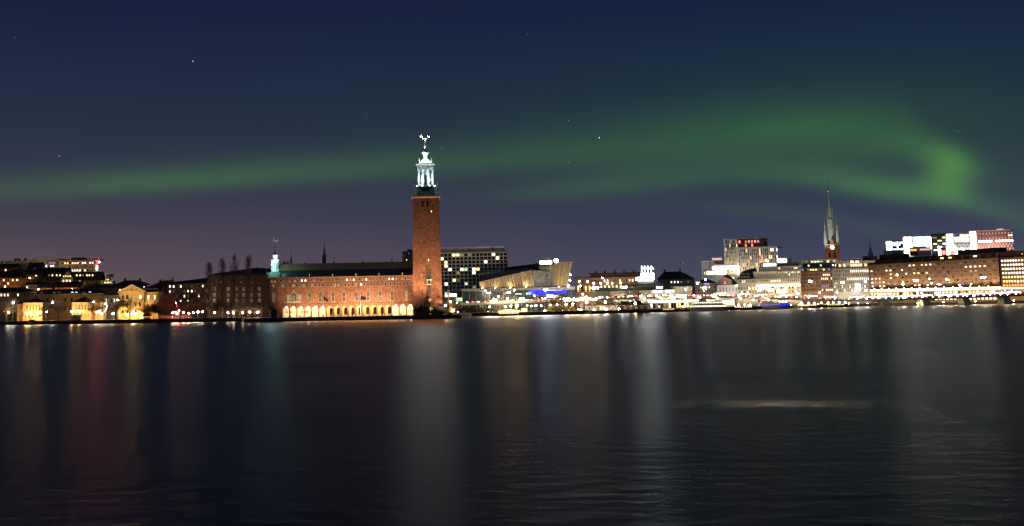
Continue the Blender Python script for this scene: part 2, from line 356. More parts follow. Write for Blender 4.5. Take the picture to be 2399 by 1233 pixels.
class Bld:
    """a thing standing on the line A-B: local x along the front, y into the depth, z up; features placed by pixel on its front plane"""
    def __init__(s, name, label, cat, pa, Da, pb, Db, ytop=None, z0=2, depth=18, wall='concrete', group=None, wallpart=True, pr=None, wall_u0=0):
        if pr is None: pr = 690 if ytop is None else ytop+max(0, 690-ytop)*.3
        if Da == Db and pa > 1500:      # right hand buildings square to the shore line, which runs away to the right
            Db = Da-(P(pb, pr, Da)[0]-P(pa, pr, Da)[0])*P(pa, pr, Da)[0]/Da*.95
        s.z0 = z0; ax = P(pa, pr, Da)[0]; bx = P(pb, pr, Db)[0]
        s.A = Vector((ax, Da, z0)); dv = Vector((bx-ax, Db-Da, 0)); s.Lx = dv.length; s.th = math.atan2(dv.y, dv.x)
        s.ud = dv.normalized(); s.n = Vector((-s.ud.y, s.ud.x, 0)); s.depth = depth; s.inset = 0
        s.o = thing(name, label, cat, s.A, s.th, group)
        if ytop is not None:
            s.H = s.uz(pa, ytop)[1]
            if wallpart:
                vw = Vector((bx, Db, 0)); du, dn = vw.dot(s.ud), vw.dot(s.n); s.inset = max(0, -du/dn*depth+.6) if du < 0 else 0
                s.part('wall', MB().prism([(wall_u0, 0, 0), (s.Lx, 0, 0), (s.Lx-s.inset, depth, 0), (wall_u0, depth, 0)], (0, 0, s.H)), wall)
    def uz(s, px, py, v=0):
        d = ray(px, py); o = s.A+s.n*v-Vector((0, 0, CH)); t = o.x*s.n.x+o.y*s.n.y; t /= d.x*s.n.x+d.y*s.n.y
        hx, hy, hz = d.x*t, d.y*t, CH+d.z*t
        return (hx-s.A.x)*s.ud.x+(hy-s.A.y)*s.ud.y, hz-s.z0
    def part(s, name, mb, m, parent=None, smooth=False): return obj(name, mb.mesh(name, m, smooth), parent or s.o)
    def box(s, name, x0, x1, y0, y1, z0, z1, m): return s.part(name, MB().box(x0, x1, y0, y1, z0, z1), m)
    def pbox(s, name, px0, py0, px1, py1, v0, v1, m, zb=None):
        u0, z1 = s.uz(px0, py0, v0); u1, _ = s.uz(px1, py1, v0); _, z0 = s.uz(px0, py1, v0)
        return s.box(name, u0, u1, v0, v1, zb if zb is not None else z0, z1, m)
    def win(s, px, py, w, h, pane='glass_dark', frame='stone_trim', style='rect', v=0, name='window'):
        """centre at pixel, size in metres"""
        u, z = s.uz(px, py, v); return obj(name, win_mesh(w, h, pane, frame, style), s.o, (u, v, z-h/2))
    def grid(s, u0, u1, z0, z1, cols, rows, fw=.6, fh=.6, pane=None, frame='concrete', style='rect', v=0, skip=None, name='window'):
        cw = (u1-u0)/cols; chh = (z1-z0)/rows
        for r in range(rows):
            for c in range(cols):
                if skip and skip(r, c): continue
                pm = pane(r, c) if callable(pane) else (pane or 'glass_dark')
                w, h = cw*fw, chh*fh
                obj(name, win_mesh(w, h, pm, frame, style), s.o, (u0+(c+.5)*cw, v, z1-(r+.5)*chh-h/2))
    def pgrid(s, px0, py0, px1, py1, cols, rows, v=0, **k):
        u0, z1 = s.uz(px0, py0, v); u1, _ = s.uz(px1, py0, v); _, z0 = s.uz(px0, py1, v)
        s.grid(u0, u1, z0, z1, cols, rows, v=v, **k)
    def cornice(s, z=None, h=.5, out=.4, m='concrete', u0=0, u1=None, name='cornice'):
        z = s.H if z is None else z; u1 = s.Lx if u1 is None else u1
        return s.box(name, u0-out, u1+out, -out, s.depth+out if z >= getattr(s, 'H', 0)-.01 else -.003, z+.003, z+h, m)
    def hip(s, h, m='roof_dark', out=.5, inset=None, z=None, u0=0, u1=None, v0=0, v1=None, name='roof', flat=0):
        z = (s.H if z is None else z)+.004; u1 = s.Lx if u1 is None else u1; v1 = s.depth if v1 is None else v1
        u0 -= out; u1 += out; v0 -= out; v1 += out; i = min((u1-u0)/2, (v1-v0)/2) if inset is None else inset
        i = min(i, (u1-u0)/2, (v1-v0)/2); vm = i
        b = MB().add([(u0, v0, z), (u1, v0, z), (u1, v1, z), (u0, v1, z), (u0+i, v0+vm, z+h), (u1-i, v0+vm, z+h), (u1-i, v1-vm, z+h), (u0+i, v1-vm, z+h)],
                     [(0, 1, 5, 4), (1, 2, 6, 5), (2, 3, 7, 6), (3, 0, 4, 7), (4, 5, 6, 7), (3, 2, 1, 0)])
        return s.part(name, b, m)
    def gable(s, h, m='roof_dark', out=.5, z=None, u0=0, u1=None, v0=0, v1=None, along='u', name='roof'):
        z = (s.H if z is None else z)+.004; u1 = s.Lx if u1 is None else u1; v1 = s.depth if v1 is None else v1
        if along == 'u':
            vm = (v0+v1)/2; poly = [(u0-out, v0-out, z), (u0-out, v1+out, z), (u0-out, vm, z+h)]; d = (u1-u0+2*out, 0, 0)
        else:
            um = (u0+u1)/2; poly = [(u0-out, v0-out, z), (u1+out, v0-out, z), (um, v0-out, z+h)]; d = (0, v1-v0+2*out, 0)
        return s.part(name, MB().prism(poly, d), m)
    def chimney(s, u, v, z, w=1.2, h=2, m='concrete_dark', name='chimney'):
        return s.part(name, MB().box(u-w/2, u+w/2, v-w/2, v+w/2, z, z+h).box(u-w*.6, u+w*.6, v-w*.6, v+w*.6, z+h+.003, z+h+.3), m)
def lits(p, choices, seed, dark='glass_dark'):
    rr_ = random.Random(seed); cache = {}
    def f(r, c):
        if (r, c) not in cache: cache[(r, c)] = rr_.choice(choices) if rr_.random() < p else dark
        return cache[(r, c)]
    return f
# ================================================================== THE SETTING
SH = [(-2600, 930), (-330, 925), (-150, 895), (-116, 880), (-110, 846), (17, 846), (22, 880), (26, 950), (82, 950), (145, 985), (218, 1060), (290, 1120), (340, 1160), (352, 1195), (2600, 1195)]
GZ = 2.0
struct('water', MB().add([(-2600, -600, 0), (2600, -600, 0), (2600, 1400, 0), (-2600, 1400, 0)], [(0, 1, 2, 3)]), 'granite')
_n = len(SH)
struct('ground', MB().add([(x, y, GZ) for x, y in SH]+[(9000, 1195, GZ), (9000, 15000, GZ), (-9000, 15000, GZ), (-9000, 930, GZ)], [tuple(range(_n+4))]), 'paving')
qb = MB()
for (x0, y0), (x1, y1) in zip(SH, SH[1:]):
    d = Vector((x1-x0, y1-y0, 0)).normalized(); nn = Vector((d.y, -d.x, 0))*.35
    qb.add([(x0+nn.x, y0+nn.y, -3), (x1+nn.x, y1+nn.y, -3), (x1+nn.x, y1+nn.y, GZ+.25), (x0+nn.x, y0+nn.y, GZ+.25),
            (x0-nn.x, y0-nn.y, -3), (x1-nn.x, y1-nn.y, -3), (x1-nn.x, y1-nn.y, GZ+.25), (x0-nn.x, y0-nn.y, GZ+.25)],
           [(0, 1, 2, 3), (3, 2, 6, 7), (7, 6, 5, 4), (0, 3, 7, 4), (1, 5, 6, 2)])
struct('quay', qb, 'granite_dark')
# hill on the left shore
def sm(t): t = max(0, min(1, t)); return t*t*(3-2*t)
def hillz(x, y): return 1.0+26*sm((y-1010)/200)*sm((-150-x)/140)
hb = MB(); nx, ny = 40, 24
hb.add([(-1500+i*1400/nx, 990+j*900/ny, hillz(-1500+i*1400/nx, 990+j*900/ny)) for j in range(ny+1) for i in range(nx+1)],
       [(j*(nx+1)+i, j*(nx+1)+i+1, (j+1)*(nx+1)+i+1, (j+1)*(nx+1)+i) for j in range(ny) for i in range(nx)])
struct('hill', hb, 'grass')
# water surface: rippled, slightly rough mirror over dark depth
wm = bpy.data.materials.new('water'); wm.use_nodes = True; t = wm.node_tree; t.nodes.clear()
def tn_(ty, **k):
    n = t.nodes.new(ty)
    for a, b in k.items(): setattr(n, a, b)
    return n
g = tn_('ShaderNodeBsdfAnisotropic', distribution='BECKMANN'); g.inputs['Roughness'].default_value = WATER_ROUGH = .325; g.inputs['Color'].default_value = (.42, .41, .40, 1)
df = tn_('ShaderNodeBsdfDiffuse'); df.inputs['Color'].default_value = (.006, .008, .012, 1)
fr = tn_('ShaderNodeFresnel'); fr.inputs['IOR'].default_value = 1.33
mxs = tn_('ShaderNodeMixShader'); ow = tn_('ShaderNodeOutputMaterial')
tcw = tn_('ShaderNodeTexCoord'); mpw = tn_('ShaderNodeMapping'); mpw.inputs['Scale'].default_value = (.75, 1, 1)
def wm_(op, *a):
    n = tn_('ShaderNodeMath', operation=op)
    for i, v in enumerate(a):
        if isinstance(v, (int, float)): n.inputs[i].default_value = v
        else: t.links.new(v, n.inputs[i])
    return n.outputs[0]
n1 = tn_('ShaderNodeTexNoise'); n1.inputs['Scale'].default_value = .42; n1.inputs['Detail'].default_value = 4; n1.inputs['Roughness'].default_value = .55
n2 = tn_('ShaderNodeTexNoise'); n2.inputs['Scale'].default_value = .03; n2.inputs['Detail'].default_value = 3
t.links.new(tcw.outputs['Object'], mpw.inputs[0]); t.links.new(mpw.outputs[0], n1.inputs['Vector']); t.links.new(mpw.outputs[0], n2.inputs['Vector'])
sw = tn_('ShaderNodeSeparateXYZ'); t.links.new(tcw.outputs['Object'], sw.inputs[0])
hgt_ = wm_('MULTIPLY', n1.outputs[0], .10); slick = None
# swells left by passing boats: long low ridges with a smoother back
for (pa, pb, hw_, amp, ln_, sl) in (((1630, 948), (2060, 955), 7, .19, 7.5, .45),):
    A_ = Vector((*W(*pa), 0)); B_ = Vector((*W(*pb), 0)); d_ = (B_-A_).normalized(); M_ = (A_+B_)/2
    dx_ = wm_('SUBTRACT', sw.outputs[0], M_.x); dy_ = wm_('SUBTRACT', sw.outputs[1], M_.y)
    dd = wm_('DIVIDE', wm_('ADD', wm_('MULTIPLY', dx_, -d_.y), wm_('MULTIPLY', dy_, d_.x)), hw_)
    ss = wm_('DIVIDE', wm_('ADD', wm_('MULTIPLY', dx_, d_.x), wm_('MULTIPLY', dy_, d_.y)), ln_)
    gg = wm_('EXPONENT', wm_('MULTIPLY', wm_('ADD', wm_('MULTIPLY', dd, dd), wm_('MULTIPLY', ss, ss)), -1))
    hgt_ = wm_('ADD', hgt_, wm_('MULTIPLY', gg, amp)); g2 = wm_('MULTIPLY', gg, sl)
    slick = g2 if slick is None else wm_('MAXIMUM', slick, g2)
bpw = tn_('ShaderNodeBump'); bpw.inputs['Strength'].default_value = 1; bpw.inputs['Distance'].default_value = 1
t.links.new(hgt_, bpw.inputs['Height']); t.links.new(bpw.outputs[0], g.inputs['Normal'])
t.links.new(wm_('MULTIPLY', wm_('MULTIPLY_ADD', n2.outputs[0], .14, WATER_ROUGH-.07), wm_('SUBTRACT', 1, slick)), g.inputs['Roughness'])
t.links.new(fr.outputs[0], mxs.inputs[0]); t.links.new(df.outputs[0], mxs.inputs[1]); t.links.new(g.outputs[0], mxs.inputs[2]); t.links.new(mxs.outputs[0], ow.inputs[0])
bpy.data.objects['water'].data.materials[0] = wm

# ================================================================== lamps
def light(name, kind, parent, loc, energy, col, r=.3, target=None, cone=90, blend=.6):
    ld = bpy.data.lights.new(name, kind); ld.energy = energy; ld.color = col; ld.shadow_soft_size = r
    if kind == 'SPOT': ld.spot_size = math.radians(cone); ld.spot_blend = blend
    o = bpy.data.objects.new(name, ld); C.objects.link(o); o.parent = parent; o.location = loc
    if target is not None: o.rotation_euler = (Vector(target)-Vector(loc)).to_track_quat('-Z', 'Y').to_euler()
    return o
_lm = {}
def lamp_head(r, m):
    k = (r, m)
    if k not in _lm: _lm[k] = MB().ball(0, 0, 0, r, 6, 4).mesh('lamp_globe', m)
    return _lm[k]
def street_lamp(px, py, D, m='lamp_white', label='', group=None, r=.42, arms=1, z0=GZ, name='street_lamp'):
    """post lamp whose head stands at the pixel; one to three globes on arms"""
    x, z = P(px, py, D); h = z-z0
    o = thing(name, label, 'lamp', (x, D, z0), 0, group)
    k = ('post', round(h, 1), arms)
    if k not in _lm:
        b = MB().lathe(0, 0, [(.22, 0), (.22, .5), (.11, .7), (.07, h-.3 if arms == 1 else h-.9)], 6)
        _lm[k] = b.mesh('post', 'metal_grey')
    obj('post', _lm[k], o)
    if arms == 1:
        obj('bracket', MB().lathe(0, 0, [(.10, h-.3), (.26, h-.2), (.26, h-r*.9)], 6).mesh('bracket', 'metal_dark'), o)
        obj('lamp_globe', lamp_head(r, m), o, (0, 0, h))
    else:
        b = MB()
        for k in range(arms):
            dx = (k-(arms-1)/2)*1.7; b.tube((0, 0, h-.95), (dx, 0, h-r*.8), .07, .05, 4)
        obj('bracket', b.mesh('bracket', 'metal_dark'), o)
        for k in range(arms): obj('lamp_globe', lamp_head(r, m), o, ((k-(arms-1)/2)*1.7, 0, h))
    return o
def floodlight(x, y, z, tgt, energy, col, label, group, cone=80, s=.45, m='lamp_small', r=.3):
    """ground floodlight: housing, lens, yoke and its light"""
    o = thing('floodlight', label, 'floodlight', (x, y, z), 0, group)
    d = (Vector(tgt)-Vector((x, y, z+.6))).normalized(); c_ = Vector((0, 0, .6))
    b = MB().tube(c_-d*.35, c_+d*.25, s*.6, s, 8); obj('housing', b.mesh('housing', 'metal_dark'), o)
    obj('lens', MB().tube(c_+d*.255, c_+d*.32, s*.92, s*.85, 8).mesh('lens', m), o)
    obj('yoke', MB().box(-.25, .25, -.2, .2, 0, .08).tube((0, 0, .08), (0, 0, .45), .08, .08, 6).mesh('yoke', 'metal_dark'), o)
    light('flood_beam', 'SPOT', o, c_+d*.6, energy, col, r, Vector(tgt)-Vector((x, y, z)), cone)
    return o

# ================================================================== CITY HALL
CY = 861.0
h = Bld('city_hall', 'long floodlit red brick city hall with arcade and copper roof by the water', 'city hall', 655, CY, 969, CY, 650.5, z0=GZ, depth=24, wallpart=False)
EAVE = h.H
zx = lambda v: 640+v/6.489
zy = lambda v: 580+v/6.489
u0a, _ = h.uz(669.6, 730); u1a, _ = h.uz(960.8, 730); pit = (u1a-u0a)/17
ztopA = h.uz(815, 717)[1]; AW = pit*.84/2; SPR = ztopA-AW
ZA = ztopA+1.0                                   # top of the arcade storey
# front wall with eighteen real arched openings
def arcade_wall(us, aw, spr, ztop, x0, x1, v0, v1, n=10):
    b = MB(); edges = [x0]+[(p+q_)/2 for p, q_ in zip(us, us[1:])]+[x1]
    for i, c in enumerate(us):
        l, r_ = edges[i], edges[i+1]
        arc = [(c+aw*math.cos(math.pi*k/n), spr+aw*math.sin(math.pi*k/n)) for k in range(n+1)]
        for v in (v0, v1):
            b.add([(c+aw, v, 0), (r_, v, 0), (r_, v, spr), (c+aw, v, spr)], [(0, 1, 2, 3)])
            b.add([(l, v, 0), (c-aw, v, 0), (c-aw, v, spr), (l, v, spr)], [(0, 1, 2, 3)])
            b.add([(c+aw, v, spr), (r_, v, spr), (r_, v, ztop)]+[(c+aw, v, ztop)], [(0, 1, 2, 3)])
            b.add([(l, v, spr), (c-aw, v, spr), (c-aw, v, ztop), (l, v, ztop)], [(0, 1, 2, 3)])
            for (xa, za), (xb, zb) in zip(arc, arc[1:]): b.add([(xa, v, za), (xb, v, zb), (xb, v, ztop), (xa, v, ztop)], [(0, 1, 2, 3)])
        for (xa, za), (xb, zb) in zip([(c+aw, 0)]+arc, arc+[(c-aw, 0)]): b.add([(xa, v0, za), (xb, v0, zb), (xb, v1, zb), (xa, v1, za)], [(0, 1, 2, 3)])
    b.add([(x0, v0, 0), (x0, v1, 0), (x0, v1, ztop), (x0, v0, ztop)], [(0, 1, 2, 3)]); b.add([(x1, v0, 0), (x1, v1, 0), (x1, v1, ztop), (x1, v0, ztop)], [(0, 1, 2, 3)])
    return b
US = [u0a+i*pit for i in range(18)]
h.part('arcade_wall', arcade_wall(US, AW, SPR, ZA, 0, h.Lx, 0, 1.1), 'brick')
for i, c in enumerate(US):   # stone arch rings
    b = MB(); n = 10
    pts = [(c+(AW)*math.cos(math.pi*k/n), SPR+AW*math.sin(math.pi*k/n)) for k in range(n+1)]
    pto = [(c+(AW+.28)*math.cos(math.pi*k/n), SPR+(AW+.28)*math.sin(math.pi*k/n)) for k in range(n+1)]
    for k in range(n): b.add([(*pts[k][:1], -.06, pts[k][1]), (pto[k][0], -.06, pto[k][1]), (pto[k+1][0], -.06, pto[k+1][1]), (pts[k+1][0], -.06, pts[k+1][1]),
                              (pts[k][0], .0, pts[k][1]), (pto[k][0], .0, pto[k][1]), (pto[k+1][0], .0, pto[k+1][1]), (pts[k+1][0], .0, pts[k+1][1])],
                             [(0, 1, 2, 3), (1, 5, 6, 2), (0, 3, 7, 4)])
    h.part('arch_ring', b, 'brick_pink')
INN = arcade_wall([c+1.0 for c in US[6:15]], AW*.80, SPR-.3, ZA, US[6]-pit/2, US[14]+pit/2, 6.0, 7.0)
h.part('inner_arcade', INN, 'yellow_plaster')
h.box('arcade_back_wall', .2, US[5]+pit/2, 6.2, 6.8, 0, ZA-.01, 'cream_plaster')
h.box('arcade_back_wall', US[15]-pit/2, h.Lx-.2, 4.2, 4.8, 0, ZA-.01, 'cream_plaster')
h.box('arcade_ceiling', .2, h.Lx-.2, 1.12, 6.0, ZA-.25, ZA-.012, 'cream_plaster')
h.box('arcade_floor', .2, h.Lx-.2, 1.2, 23, .0, .12, 'paving')
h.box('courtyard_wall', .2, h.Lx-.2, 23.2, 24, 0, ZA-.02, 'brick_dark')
for c in US[6:15]: h.box('courtyard_parapet', c-AW, c+AW, 9, 9.4, .13, 1.2, 'stone_trim')
for px in (672, 682, 707.5, 715, 719.5):       # small windows in the lit back wall of the arcade
    u, z = h.uz(px, 733, 6.2); obj('window', win_mesh(.9, 1.3, 'glass_dark', 'stone_trim'), h.o, (u, 6.19, 2.6))
h.box('wall', 0, h.Lx, 0, 24, ZA+.002, EAVE, 'brick')
h.box('string_course', -.1, h.Lx, -.12, -.003, ZA+.5, ZA+.75, 'brick_dark')
# lamps inside the arcade
for i, c in enumerate(US):
    if i in (0, 1, 2, 3, 4, 5, 15, 16, 17):
        l = obj('arcade_lantern', MB().lathe(0, 0, [(.05, .55), (.3, .3), (.3, -.3), (.12, -.45)], 6).mesh('arcade_lantern', 'lamp_small'), h.o, (c+.3, 2.4, ZA-.95))
        light('lantern_light', 'POINT', h.o, (c+.3, 2.9 if i < 15 else 2.4, 2.2), 360, (1, .75, .42), .4)
    else:
        obj('arcade_lantern', MB().lathe(0, 0, [(.05, .55), (.25, .3), (.25, -.3), (.1, -.45)], 6).mesh('arcade_lantern', 'lamp_small'), h.o, (c+1.3, 3.6, ZA-.95))
        light('lantern_light', 'POINT', h.o, (c+1.2, 3.4, 4.4), 240, (1, .74, .36), .3)
# tall pointed windows of the main storey
for i, (a, yy) in enumerate([(553, 765), (717, 758), (907, 752), (1080, 747), (1268, 743), (1446, 740), (1630, 738), (1811, 735), (2027, 735)]):
    h.win(zx(a), zy(yy), 1.75, 6.0, 'glass_dark' if i < 8 else 'lit_dim', 'stone_trim', 'arch')
    u, z = h.uz(zx(a), zy(yy)); h.part('pointed_hood', MB().prism([(u-1.2, -.16, z+2.9), (u-.95, -.16, z+2.9), (u, -.16, z+4.25), (u+.95, -.16, z+2.9), (u+1.2, -.16, z+2.9), (u, -.16, z+4.7)], (0, .155, 0)), 'brick_pink')
# blind slits and wall anchors between them
for a, yy in [(472, 745), (800, 730), (1170, 742), (1545, 735), (1925, 730)]:
    u, z = h.uz(zx(a), zy(yy)); h.box('wall_anchor', u-.12, u+.12, -.12, -.004, z-1.4, z+1.4, 'brick_dark')
for a, yy in [(632, 765), (985, 752), (1360, 745), (1722, 742), (2110, 735), (590, 672), (805, 668), (985, 662), (1170, 660), (1540, 655), (1722, 655), (1925, 650)]:
    u, z = h.uz(zx(a), zy(yy)); h.part('wall_anchor', MB().box(u-.3, u+.3, -.15, -.004, z-.3, z+.3), 'brick_dark')
# bay window group on the left
u, z = h.uz(zx(315), zy(765))
for k, (du, w_, hh, pn) in enumerate([(-3.6, 1.25, 3.9, 'lit_dim'), (-2.2, 1.25, 3.9, 'lit_faint'), (-.75, 1.2, 4.6, 'glass_dark'), (.75, 1.2, 4.6, 'glass_dark'), (2.2, 1.25, 3.9, 'lit_faint'), (3.6, 1.25, 3.9, 'lit_dim')]):
    obj('window', win_mesh(w_, hh, pn, 'stone_trim', 'cross'), h.o, (u+du, 0, z-2.1))
h.box('balcony', u-4.6, u+4.6, -.9, -.003, z-2.75, z-2.2, 'stone_trim')
h.part('pointed_hood', MB().prism([(u-1.5, -.18, z+2.5), (u, -.18, z+4.6), (u+1.5, -.18, z+2.5), (u+1.1, -.18, z+2.5), (u, -.18, z+3.9), (u-1.1, -.18, z+2.5)], (0, .175, 0)), 'stone_trim')
# two rows of small windows under the eaves
row1 = [118, 172, 225, 277, 330, 383, 437, 490, 543, 622, 675, 728, 778, 858, 910, 962, 1015, 1070, 1122, 1175, 1225, 1307, 1360, 1414, 1467, 1520, 1573, 1627, 1680, 1763, 1817, 1870, 1960, 2013, 2066]
br1 = {437, 490, 1122, 1225, 1414, 1763, 1817}; md1 = {622, 1175, 1870, 330, 1360, 1960}
for a in row1:
    y_ = 508-(a-150)*38/1900
    h.win(zx(a), zy(y_), 1.28, 1.55, 'lit_white' if a in br1 else 'lit_dim' if a in md1 else 'glass_dark', 'stone_trim', 'point')
row2 = [100, 148, 203, 255, 307, 360, 413, 465, 517, 597, 650, 703, 755, 833, 887, 940, 992, 1045, 1097, 1150, 1203, 1256, 1336, 1390, 1441, 1495, 1547, 1600, 1653, 1706, 1790, 1845, 1897, 1990, 2043, 2095]
md2 = {148, 307, 465, 940, 992, 1256, 597}; br2 = {1336}
for a in row2:
    y_ = 584-(a-150)*33/1900
    h.win(zx(a), zy(y_), 1.2, 1.75, 'lit_warm' if a in br2 else 'lit_dim' if a in md2 else 'glass_dark', 'stone_trim', 'arch')
h.box('cornice', -.3, h.Lx, -.5, -.002, EAVE-.45, EAVE, 'brick_pink')
for k in range(61):       # corbel frieze
    u = .8+k*(h.Lx-1.6)/60; 
    if k % 2 == 0: h.part('corbel', MB().box(u-.22, u+.22, -.38, -.003, EAVE-1.0, EAVE-.452), 'brick')
# copper roof: low front slope, then the steeper hall roof behind
z1 = h.uz(815, 631.5, 8)[1]; z2 = h.uz(815, 616, 13)[1]
h.part('roof', MB().prism([(-.5, -.7, EAVE+.003), (-.5, 8, z1), (-.5, 24, z1), (-.5, 24, EAVE+.003)], (h.Lx+.5, 0, 0)), 'copper_dark')
up_ = h.part('hall_roof', MB().prism([(-1.5, 7.5, z1+.004), (-1.5, 11, z2), (-1.5, 16, z2), (-1.5, 22, z1+.004)], (h.Lx+1.5, 0, 0)), 'copper_glow')
sb = MB()
for k in range(105):
    u = -1.3+k*(h.Lx+1.1)/104; sb.add([(u-.06, 7.45, z1), (u+.06, 7.45, z1), (u+.06, 10.95, z2+.06), (u-.06, 10.95, z2+.06), (u-.06, 7.6, z1-.05), (u+.06, 7.6, z1-.05), (u+.06, 11.1, z2), (u-.06, 11.1, z2)], [(0, 1, 2, 3), (0, 3, 7, 4), (1, 5, 6, 2)])
so_ = h.part('roof_seams', sb, 'copper_glow', up_); so_['kind'] = 'stuff'
def figure(hh, m):   # small standing figure: robe, shoulders, head, raised arm
    b = MB().lathe(0, 0, [(.30*hh/1.8, 0), (.22*hh/1.8, .5*hh), (.27*hh/1.8, .72*hh), (.10*hh/1.8, .82*hh)], 6).ball(0, 0, .9*hh, .11*hh, 6, 4)
    b.tube((.1*hh, 0, .7*hh), (.3*hh, -.1*hh, .95*hh), .05*hh, .04*hh, 4); return b.mesh('figure', m)
fgm = figure(2.4, 'gold_lit'); fpm = MB().box(-.5, .5, -.5, .5, 0, .9).mesh('pedestal', 'brick_pink')
for a, yy in [(492, 235), (925, 230), (1367, 222), (1805, 215)]:
    u, z = h.uz(zx(a), zy(yy), 11.5); pd = obj('pedestal', fpm, h.o, (u, 11.5, z2)); obj('statue', fgm, pd, (0, 0, .9))
esm = figure(1.7, 'stone_trim')
for a in (550, 903, 1255, 1608, 1963):
    u, _ = h.uz(zx(a), zy(430)); obj('statue', esm, h.o, (u, -.3, EAVE+.01))

# corner pavilion with the crescent turret -------------------------------------------------
cpv = Bld('corner_pavilion', 'brick corner pavilion of the city hall under a glowing green crescent turret', 'tower', 632, CY-1.2, 654.8, CY-1.2, 652, z0=GZ, depth=12, wall='brick')
cpv.win(640.5, 697, 1.6, 5.6, 'lit_faint', 'stone_trim', 'arch')
for px in (628.5+8.5, 644.5): cpv.win(px, 659.5, 1.2, 1.5, 'lit_dim', 'stone_trim', 'point')
cpv.win(640.5, 669.5, .9, 1.8, 'lit_dim', 'stone_trim', 'arch')
cpv.win(641.5, 733, 3.0, 5.2, 'glass_dark', 'brick_dark', 'arch', name='door')
u, _ = cpv.uz(652, 735)
for px in (633.5, 651.5):
    u, _ = cpv.uz(px, 735); cpv.part('column', MB().lathe(u, -.5, [(.5, 0), (.5, .4), (.36, .5), (.34, 3.6), (.55, 4.0), (.55, 4.3)], 8), 'stone_trim')
cpv.cornice(h=.5, out=.5, m='brick_pink')
cu, _ = cpv.uz(642, 640); cv = 5.0; zz = lambda py: cpv.uz(642, py, cv)[1]; mp_ = CY/3300*1.03
cpv.part('copper_skirt', MB().frus(cu, cv, cpv.H+.51, zz(638), 5.3, 5.3, 2.6, 2.6), 'copper')
cpv.part('turret_drum', MB().lathe(cu, cv, [(2.4, zz(639)), (2.4, zz(633)), (2.0, zz(632)), (1.85, zz(613)), (2.5, zz(611)), (2.5, zz(609)), (1.6, zz(607)), (1.6, zz(600)), (1.9, zz(599)), (1.2, zz(596.5))], 8, rot=.5), 'lantern')
for k in range(8):
    a = 2*math.pi*(k+.5)/8; x_, y_ = cu+2.15*math.cos(a), cv+2.15*math.sin(a)
    cpv.part('turret_column', MB().lathe(x_, y_, [(.22, zz(632)), (.18, zz(613)), (.3, zz(612))], 6), 'lantern')
    cpv.part('turret_opening', MB().frus(cu+1.72*math.cos(a+math.pi/8)*1.0, cv+1.72*math.sin(a+math.pi/8), zz(628), zz(617), .3, .3, .3, .3), 'copper')
cpv.part('turret_cap', MB().lathe(cu, cv, [(1.3, zz(596.6)), (.8, zz(593)), (.3, zz(590)), (.14, zz(584)), (.34, zz(581)), (.34, zz(578.5)), (.07, zz(576)), (.05, zz(567))], 8), 'copper_dark')
for sx in (-1, 1):
    for sy in (-1, 1):
        cpv.part('corner_pinnacle', MB().lathe(cu+sx*4.3, cv+sy*4.3, [(1.0, cpv.H+.5), (1.0, cpv.H+1.7), (1.2, cpv.H+1.8), (.7, cpv.H+2.8), (.12, cpv.H+3.6), (.06, cpv.H+4.8)], 8), 'copper')
b = MB(); cz = zz(560); rr = 1.55; n = 18      # crescent, opening to the upper right
for k in range(n):
    def pt(t, off):
        a = math.radians(100+ t*260); wd = .45*math.sin(math.pi*t)**.8+.02
        return (cu+.5+(rr+off*wd)*math.cos(a)*.9, cz+(rr+off*wd)*math.sin(a))
    t0, t1 = k/n, (k+1)/n
    q4 = [pt(t0, -1), pt(t0, 1), pt(t1, 1), pt(t1, -1)]
    b.add([(x, cv-.12, z) for x, z in q4]+[(x, cv+.12, z) for x, z in q4], [(0, 1, 2, 3), (7, 6, 5, 4), (0, 3, 7, 4), (1, 5, 6, 2)])
cpv.part('crescent', b, 'gold_lit')
for i, (dx, dy) in enumerate([(-3.2, -3.4), (.2, -3.6), (3.4, -3.2), (5.0, -1.5)]):
    cpv.part('turret_floodlight', MB().tube((cu+dx, cv+dy, cpv.H+.9), (cu+dx*.86, cv+dy*.86, cpv.H+1.35), .45, .55, 8), 'turret_lamp')
    light('turret_beam', 'POINT', cpv.o, (cu+dx*.8, cv+dy*.9, cpv.H+2.6), 900, (.35, .95, .85), .3)
light('turret_beam', 'POINT', cpv.o, (cu-1.8, cv-4.2, zz(620)), 1700, (.6, .98, .95), .3)
light('turret_beam', 'POINT', cpv.o, (cu+2.2, cv-4.2, zz(604)), 1200, (.6, .98, .95), .3)

# great tower ------------------------------------------------------------------------------
TY = 858.0
tw = Bld('bell_tower', 'tall tapering red brick tower with a white lit lantern and three golden crowns', 'tower', 968, TY, 1037, TY, None, z0=GZ, depth=17.5, pr=735)
tu = tw.Lx/2; tv = tw.Lx/2; tz = lambda py: tw.uz(1000-(735-py)*RL, py, 0)[1]; tzc = lambda py: tw.uz(998, py, tv)[1]
HT = tz(464); hw0 = tw.Lx/2; hw1 = hw0*.925
tw.part('shaft', MB().frus(tu, tv, 0, HT, hw0, hw0, hw1, hw1), 'brick')
def tfr(z): return hw0+(hw1-hw0)*z/HT            # half width at height
def tpx(px, py): u, z = tw.uz(px, py); return u, z, tv-tfr(z)
tw.part('cornice', MB().frus(tu, tv, HT+.002, HT+.7, hw1+.15, hw1+.15, hw1+.75, hw1+.75).box(tu-hw1-.75, tu+hw1+.75, tv-hw1-.75, tv+hw1+.75, HT+.703, HT+1.25), 'brick_pink')
for zxx in (240, 285):                            # twin belfry openings with round heads
    u, z, v = tpx(930+zxx/3.977, 450+115/3.977); o = obj('window', win_mesh(1.3, 3.6, 'glass_dark', 'brick_dark', 'arch'), tw.o, (u, v+.02, z-1.6))
